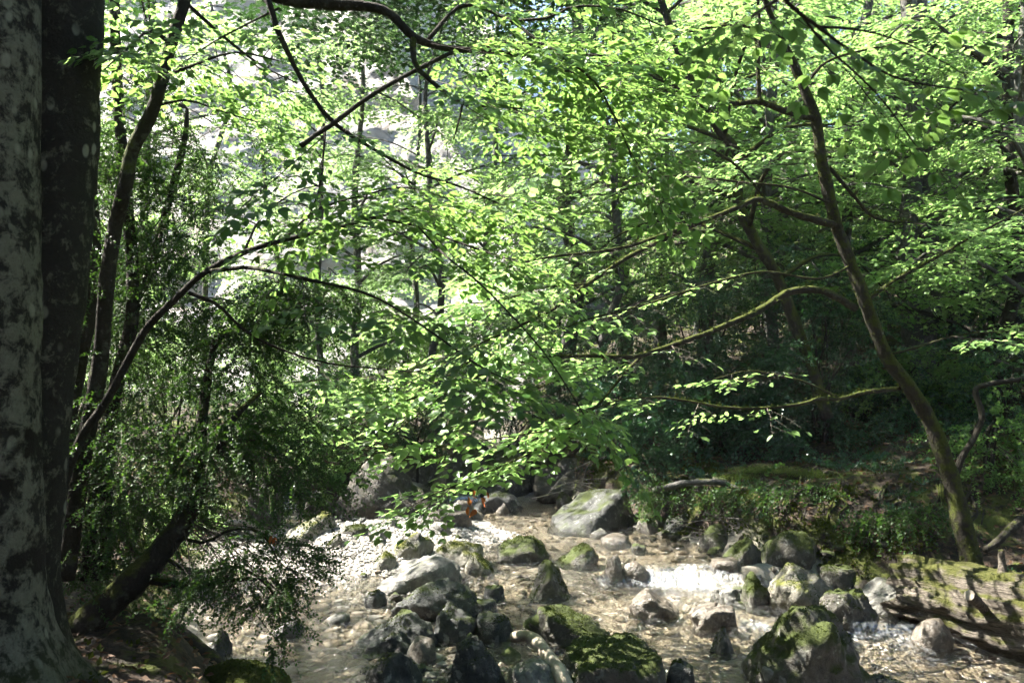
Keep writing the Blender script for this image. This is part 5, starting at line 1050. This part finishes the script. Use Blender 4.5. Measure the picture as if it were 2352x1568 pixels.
# ------------------------------------------------------------------ fallen log
def fallen_log():
    a = V(2088, 1362, 8.35); b = V(2430, 1432, 7.2); base = (a + b) / 2; t = thing('fallen_log', 'thick rotting mossy log with a broken end lying along the right water edge', 'log', (base[0], base[1], base[2] - 0.3))
    n, ns = 110, 64; P = catmull(np.array([a, a + (b - a) * 0.33 + (0, 0, 0.02), a + (b - a) * 0.66 + (0, 0, -0.02), b, b + (b - a) * 0.5]), n)
    T, U, W = frames(P); ang = np.linspace(0, 2 * np.pi, ns, endpoint=False); s = np.linspace(0, 1, n)
    rad = np.interp(s, [0, 0.05, 0.3, 1], [0.33, 0.355, 0.37, 0.42])
    A, S = np.meshgrid(ang, s); L = S * 2.9
    q = np.stack([np.cos(A) * 2.2, np.sin(A) * 2.2, L * 0.8], -1).reshape(-1, 3)
    f1 = fbm(q * np.array((2.6, 2.6, 0.55)), 4, 81).reshape(A.shape); f2 = np.abs(fbm(q * np.array((6, 6, 0.5)), 3, 85)).reshape(A.shape); f3 = fbm(q * 7, 3, 88).reshape(A.shape)
    rr_ = rad[:, None] * (1 + 0.16 * f1 - 0.16 * f2 + 0.06 * f3)
    cut = 0.16 * (fbm(np.stack([np.cos(ang) * 3, np.sin(ang) * 3, 0 * ang], 1), 3, 91)) + 0.03 * np.sin(ang * 9)
    push = np.clip(1 - S / 0.08, 0, 1) * cut[None]
    pts = P[:, None] + (U[:, None] * np.cos(A)[..., None] + W[:, None] * np.sin(A)[..., None]) * rr_[..., None] - T[:, None] * push[..., None]
    v = pts.reshape(-1, 3); i = np.arange(n - 1)[:, None] * ns; j = np.arange(ns)[None]; j2 = (j + 1) % ns
    quads = np.stack([i + j, i + j2, i + ns + j2, i + ns + j], -1).reshape(-1, 4)
    inner = P[6] + (pts[0] - P[0] ) * 0.45; v = np.vstack([v, inner, P[9:10]]); b0 = n * ns; jj = np.arange(ns)
    q2 = np.stack([b0 + jj, b0 + (jj + 1) % ns, (jj + 1) % ns, jj], 1); tr = np.stack([np.full(ns, b0 + ns), b0 + (jj + 1) % ns, b0 + jj], 1)
    m = NT('rotting_log_wood'); nz = m.nz(); n1 = m.noise(5, 5, 0.6); n2_ = m.noise(50, 4, 0.7)
    mp = m.n('ShaderNodeMapping'); mp.inputs['Rotation'].default_value = (0, 0, math.atan2(-(b - a)[1], (b - a)[0]) * -1); m.l(m.pos(), mp.inputs['Vector'])
    m2 = m.n('ShaderNodeMapping'); m2.inputs['Scale'].default_value = (0.09, 1, 1); mr = m.n('ShaderNodeVectorRotate'); mr.rotation_type = 'Z_AXIS'; mr.inputs['Angle'].default_value = math.atan2(-(b - a)[1], (b - a)[0]); m.l(m.pos(), mr.inputs['Vector']); m.l(mr.outputs[0], m2.inputs['Vector'])
    gr = m.noise(42, 5, 0.75, m2.outputs[0], 0.3)
    c = m.mix(m.ramp(gr, [(0.33, 0), (0.66, 1)]), (0.02, 0.015, 0.012), (0.22, 0.19, 0.155))
    mf = m.ramp(m.math('ADD', m.math('MULTIPLY', nz, 0.28), n1), [(0.56, 0), (0.72, 1)])
    c = m.mix(mf, c, m.mix(n2_, (0.025, 0.032, 0.008), (0.12, 0.12, 0.03)))
    mat = m.done(m.pbr(c, 0.9, m.bump(m.math('ADD', gr, m.math('MULTIPLY', n2_, 0.4)), 1.0, 0.05), 0.2))
    link('log_body', mesh_np('log_body', v, tr, np.vstack([quads, q2]), True), mat, t)
    for (pts_, r0, r1, nm) in (([(2262, 1405, 7.45), (2245, 1385, 7.3), (2226, 1366, 7.2)], 0.042, 0.05, 'branch_stub'), ([(2302, 1345, 7.6), (2302, 1305, 7.6), (2298, 1262, 7.6)], 0.06, 0.022, 'branch_stub')):
        Q = limb(t, wp(pts_), r0, r1, mat, nm, 12, 14, 0.15, seed=4)
        if nm and r1 > 0.04:
            d = nrm(Q[-1] - Q[-2]); v, q_, t_ = tube(np.array([Q[-1] - d * 0.004, Q[-1] + d * 0.004]), [r1 * 1.0, r1 * 0.93], 14); link('cut_face', mesh_np('cut_face', v, t_, q_, False), WOOD_PALE, t)
    f = np.vstack([quads[:, :3], quads[:, [0, 2, 3]]]); mv = moss_blades(pts.reshape(-1, 3), f, 3000, 0.014, np.random.default_rng(4), 0.25, 7, 0.12)
    if mv: link('moss', mesh_np('moss', mv[0], mv[1], None, False), MOSS_BLADE, t, 'stuff')
fallen_log()

# ------------------------------------------------------------------ sticks, dead wood, roots
def stick(name, pts, r0, r1, mat, label, cat='branch', seed=0, rough=0.12, ns=12, twigs=()):
    P = wp(pts); o = None
    ln = np.linalg.norm(np.diff(P, axis=0), axis=1).sum(); n = max(14, int(ln / 0.04)); Q = catmull(P, n)
    mbx = MB(); v, q, t_ = tube(Q, np.linspace(r0, r1, n), ns, rough, seed, 8.0); mbx.add(v, q, t_)
    for (tp, tr0) in twigs: Qt = catmull(wp(tp), 14); v, q, t_ = tube(Qt, np.linspace(tr0, tr0 * 0.4, 14), 6, 0.1, seed); mbx.add(v, q, t_)
    o = link(name, mbx.mesh(name, True), mat); rebase(o, Q[0]); return tag(o, label, cat)
stick('pale_stick', [(1178, 1462, 6.75), (1212, 1460, 6.65), (1238, 1478, 6.5), (1262, 1512, 6.3), (1288, 1550, 6.1), (1312, 1610, 5.85)], 0.045, 0.062, WOOD_PALE, 'pale barkless stick lying on the near rocks at bottom centre', seed=2)
stick('dead_stub', [(498, 1206, 11.4), (530, 1200, 11.5), (565, 1203, 11.6), (598, 1216, 11.7), (620, 1232, 11.8)], 0.045, 0.06, WOOD_PALE, 'sunlit dead branch jutting out below the left waterfall', seed=3)
stick('sunken_log', [(405, 1452, 6.9), (440, 1478, 6.75), (475, 1506, 6.6), (512, 1540, 6.4)], 0.075, 0.06, BARK_D, 'short dark log slanting into the pool behind the moss mound', 'log', seed=4)
stick('upright_twig', [(1640, 1420, 8.05), (1642, 1400, 8.05), (1645, 1382, 8.05)], 0.012, 0.016, TWIG, 'small dark twig standing upright in the rapid', 'twig', 5)
stick('grey_root', [(1500, 1128, 11.4), (1568, 1110, 11.3), (1630, 1106, 11.2), (1672, 1112, 11.2), (1705, 1132, 11.1), (1735, 1148, 11.1), (1780, 1157, 11.0)], 0.05, 0.028, BARK_G, 'thick grey root snaking along the top of the undercut bank', 'root', 6)
stick('red_twig', [(1836, 1200, 10.6), (1850, 1172, 10.6), (1868, 1150, 10.6), (1890, 1140, 10.6)], 0.007, 0.004, simple('reddish_twig', (0.16, 0.06, 0.025), (0.3, 0.12, 0.05)), 'thin reddish twig leaning below the grassy bank', 'twig', 7)
stick('bank_branch', [(2352, 1190, 8.6), (2320, 1215, 8.5), (2290, 1245, 8.4), (2262, 1262, 8.3)], 0.05, 0.03, BARK_D, 'bare dark branch leaning behind the fallen log at the right edge', 'branch', 8)
stick('crooked_branch', [(2352, 870, 9.5), (2310, 876, 9.5), (2262, 884, 9.5), (2240, 898, 9.5), (2255, 950, 9.5), (2240, 1000, 9.5), (2205, 1060, 9.5), (2180, 1150, 9.4)], 0.03, 0.04, BARK_D, 'crooked bare branch bending down right of the leaning mossy tree', 'branch', 9)
rr = np.random.default_rng(8)
for k, (x, y, Y, lab) in enumerate(((1650, 1205, 10.9, 'tangle of grey drift twigs caught at the foot of the bank'), (1740, 1215, 10.7, 'drift twigs lying right of the dark round mossy rock'), (1330, 1120, 13.2, 'bare hanging rootlets below the far right ledge'))):
    c = V(x, y, Y); mm = MB()
    for j in range(16):
        p = c + rr.normal(0, 0.16, 3) * (1.6, 1, 0.6); d = nrm(rr.normal(0, 1, 3) * (1.3, 0.6, 0.4)) * rr.uniform(0.2, 0.55); v, q, t_ = tube(catmull(np.array([p - d, p + rr.normal(0, 0.04, 3), p + d]), 9), np.linspace(0.009, 0.003, 9), 5); mm.add(v, q, t_)
    o = link('drift_twigs', mm.mesh('drift_twigs', True), BARK_G); rebase(o, c); tag(o, lab, 'twigs')
ROOTL = ['leftmost thin roots hanging from the undercut right bank', 'second hanging root strands from the left on the right bank', 'third hanging root strands from the left under the long grey root', 'fourth hanging root strands just under the grey root', 'fifth hanging root strands below the small low grass tuft', 'sixth hanging root strands in the middle of the undercut bank', 'seventh hanging root strands below the largest grass tuft', 'eighth hanging root strands left of the sunlit litter', 'ninth hanging root strands below the sunlit litter', 'tenth hanging root strands left of the leaning tree foot', 'rightmost hanging roots nearest the leaning tree foot']
for k in range(11):
    x = 1480 + 75 * k + rr.normal(0, 12); Y = 11.6 - 0.18 * k; top = 1105 + rr.normal(0, 14); mm = MB(); c = V(x, top, Y)
    for j in range(3):
        pts = [ground_at(x + rr.normal(0, 8), top + 8)]
        for w in range(4): pts.append(ground_at(x + rr.normal(0, 10) + (j - 1) * 10 * w, top + 14 + 22 * (w + 1) * rr.uniform(0.8, 1.1)))
        pts = np.array(pts) + (0, -0.015, 0.02); c = pts[0]
        v, q, t_ = tube(catmull(pts, 14), np.linspace(0.02, 0.006, 14), 6, 0.15, k); mm.add(v, q, t_)
    o = link('exposed_root', mm.mesh('exposed_root', True), BARK_D if k % 3 else BARK_M); rebase(o, c); tag(o, ROOTL[k], 'root', 'roots hanging from the right bank')

# ------------------------------------------------------------------ wooden railing glimpsed at the left
rl = thing('wooden_railing', 'pale sunlit wooden railing glimpsed between the left trunks', 'railing', V(155, 960, 9.5))
def bar3(tree, a, b, r, name):
    a, b = np.asarray(a), np.asarray(b); d = nrm(b - a); u = nrm(np.cross(d, (0, 1, 0))); w = np.cross(d, u)
    v = np.array([p + s1 * u * r + s2 * w * r for p in (a, b) for s1, s2 in ((-1, -1), (1, -1), (1, 1), (-1, 1))])
    q = [(0, 1, 2, 3), (7, 6, 5, 4), (0, 4, 5, 1), (1, 5, 6, 2), (2, 6, 7, 3), (3, 7, 4, 0)]; link(name, mesh_np(name, v, None, np.array(q), False), WOOD_RAIL, tree)
bar3(rl, V(120, 852, 9.5), V(185, 826, 9.5), 0.035, 'handrail'); bar3(rl, V(140, 842, 9.52), V(140, 965, 9.52), 0.025, 'post'); bar3(rl, V(152, 842, 9.52), V(152, 965, 9.52), 0.018, 'post'); bar3(rl, V(140, 930, 9.45), V(178, 862, 9.45), 0.05, 'brace')

# ------------------------------------------------------------------ grass, litter, moss on banks
def grass_tuft(px, py, Y, n, h, label):
    c = V(px, py, Y); c[2] = min(c[2], gz(c[0], c[1]) + 0.02); b = np.stack([rr.normal(0, 0.13, n), rr.normal(0, 0.08, n), 0 * np.arange(n)], 1) + c
    d0 = nrm(np.stack([rr.normal(-0.1, 0.45, n), rr.normal(-0.35, 0.35, n), np.ones(n)], 1)); L = h * rr.uniform(0.5, 1.2, n); w = nrm(np.cross(d0, UP)) * 0.004
    v, t_ = [], []
    for k in range(4):
        s = k / 3; p = b + d0 * (L * s)[:, None] + np.stack([d0[:, 0] * L * s * s * 0.9, d0[:, 1] * L * s * s * 0.9, -L * s * s * 0.75], 1); v += [p - w * (1 - s * 0.9), p + w * (1 - s * 0.9)]
    v = np.stack(v, 1).reshape(-1, 3); f = np.array([(0, 1, 3), (0, 3, 2), (2, 3, 5), (2, 5, 4), (4, 5, 7), (4, 7, 6)])
    o = link('grass_tuft', mesh_np('grass_tuft', v, (f[None] + (np.arange(n) * 8)[:, None, None]).reshape(-1, 3), None, False), GRASS); rebase(o, c); tag(o, label, 'grass', 'grass tufts on the right bank')
for (x, y, Y, n, lab) in ((1735, 1062, 11.6, 260, 'grass tuft drooping over the bank above the long grey root'), (1790, 1055, 11.5, 260, 'largest pale grass tuft in the middle of the right bank'), (1850, 1050, 11.4, 200, 'grass tuft on the bank left of the bright litter patch'), (1700, 1085, 11.5, 160, 'small grass tuft lowest on the bank rim'), (1880, 1075, 11.2, 120, 'thin grass tuft beside the sunlit litter')):
    grass_tuft(x, y, Y, n, 0.34, lab)
def ground_points(n, fx, seed):
    r2 = np.random.default_rng(seed); x, y = fx(r2, n); h = height(x, y); e = 0.04
    nn_ = nrm(np.stack([-(height(x + e, y) - h) / e, -(height(x, y + e) - h) / e, np.ones(n)], 1)); return np.stack([x, y, h], 1), nn_, r2
def rb(r2, n): y = r2.uniform(8, 19, n); return XR(y) + r2.uniform(0.2, 8, n) ** 1.0, y
def lb(r2, n): y = r2.uniform(4, 17, n); return XL(y) - r2.uniform(0.1, 5, n), y
for (fx, n, sd_, nm) in ((rb, 9000, 1, 'leaf_litter'), (lb, 4500, 2, 'leaf_litter')):
    P, N, r2 = ground_points(n, fx, sd_); a = r2.uniform(0, 6.28, n); d = np.stack([np.cos(a), np.sin(a), r2.normal(0, 0.25, n)], 1)
    v, t_ = leaf_geo(P + N * 0.012, d, nrm(N + r2.normal(0, 0.35, (n, 3))), r2.uniform(0.05, 0.085, n), FAR); link(nm, mesh_np(nm, v, t_, None, False), LEAF_DRY, ground, 'stuff')
def rb2(r2, n): y = r2.uniform(8.5, 14, n); return XR(y) + r2.uniform(0.0, 1.4, n), y
for (fx, n, sd_) in ((rb, 22000, 3), (lb, 9000, 4), (rb2, 20000, 5)):
    P, N, r2 = ground_points(n, fx, sd_); k = fbm(P * 1.4, 3, 66) > 0.12; P, N = P[k], N[k]; n = len(P)
    v, t_ = leaf_geo(P - N * 0.004, nrm(N + r2.normal(0, 0.6, (n, 3))), r2.normal(0, 1, (n, 3)), 0.04 * r2.uniform(0.5, 1.4, n), FAR); link('ground_moss', mesh_np('ground_moss', v, t_, None, False), MOSS_BLADE, ground, 'stuff')
# herbs and seedlings on the right bank
P, N, r2 = ground_points(900, rb, 9); cr = Crown()
for p in P[fbm(P * 0.8, 2, 14) > 0.05]:
    a = r2.uniform(0, 6.28)
    for j in range(3): cr.put(HOL[j], p, (math.cos(a + j * 2.1), math.sin(a + j * 2.1), 0.7), UP, r2.uniform(0.6, 1.1))
v, t_ = leaf_geo(*cr.arrays(), FAR); link('ground_herbs', mesh_np('ground_herbs', v, t_, None, False), LEAF_HOLLY, ground, 'stuff')
# fuzzy moss on the mossy boulders
for (o, p, f) in ROCKS:
    m_ = o.data.materials[0].name
    if m_ not in ('mossy_rock', 'yellow_mossed_rock', 'moss_mat', 'dark_wet_rock'): continue
    w = (p[:, 0].max() - p[:, 0].min()); n = int(min(3500, 2600 * w * (0.5 if m_ == 'dark_wet_rock' else 1.2)))
    mv = moss_blades(p, f, n, 0.013, r2, 0.35, 31, 0.15 if m_ == 'dark_wet_rock' else -0.1)
    if mv: link('moss', mesh_np('moss', mv[0], mv[1], None, False), MOSS_BLADE, o, 'stuff')
# rust-red dead leaves on the low spray, one on the box branch
for k, (x, y, Y, lab) in enumerate(((1092, 1150, 7.2, 'cluster of dead rust red leaves hanging below the lowest bright spray'), (627, 1232, 5.4, 'single orange leaf caught on the drooping box branch'))):
    n = 14 if k == 0 else 2; c = V(x, y, Y); p = c + rr.normal(0, 1, (n, 3)) * (0.06, 0.05, 0.06) * (1 if k == 0 else 0.1)
    v, t_ = leaf_geo(p, nrm(rr.normal(0, 0.4, (n, 3)) + (0, 0, -1)), rr.normal(0, 1, (n, 3)), rr.uniform(0.05, 0.075, n), LOW)
    o = link('dead_leaves', mesh_np('dead_leaves', v, t_, None, False), LEAF_RUST); rebase(o, c); tag(o, lab, 'leaves')
# ------------------------------------------------------------------ thin sunlit haze in the gorge
hv = np.array([(x, y, z) for x in (-99, 101) for y in (-16, 118) for z in (-4, 62)], float)
hq = np.array([(0, 1, 3, 2), (4, 6, 7, 5), (0, 4, 5, 1), (2, 3, 7, 6), (0, 2, 6, 4), (1, 5, 7, 3)])
hm = bpy.data.materials.new('gorge_haze'); hm.use_nodes = True; hm.node_tree.nodes.clear()
ho = hm.node_tree.nodes.new('ShaderNodeOutputMaterial'); hp = hm.node_tree.nodes.new('ShaderNodeVolumePrincipled')
hp.inputs['Color'].default_value = (0.93, 0.96, 1.0, 1); hp.inputs['Density'].default_value = 0.0005; hp.inputs['Anisotropy'].default_value = 0.3
hm.node_tree.links.new(hp.outputs[0], ho.inputs['Volume'])
haze = link('haze', mesh_np('haze', hv, None, hq, False), hm); haze['kind'] = 'stuff'
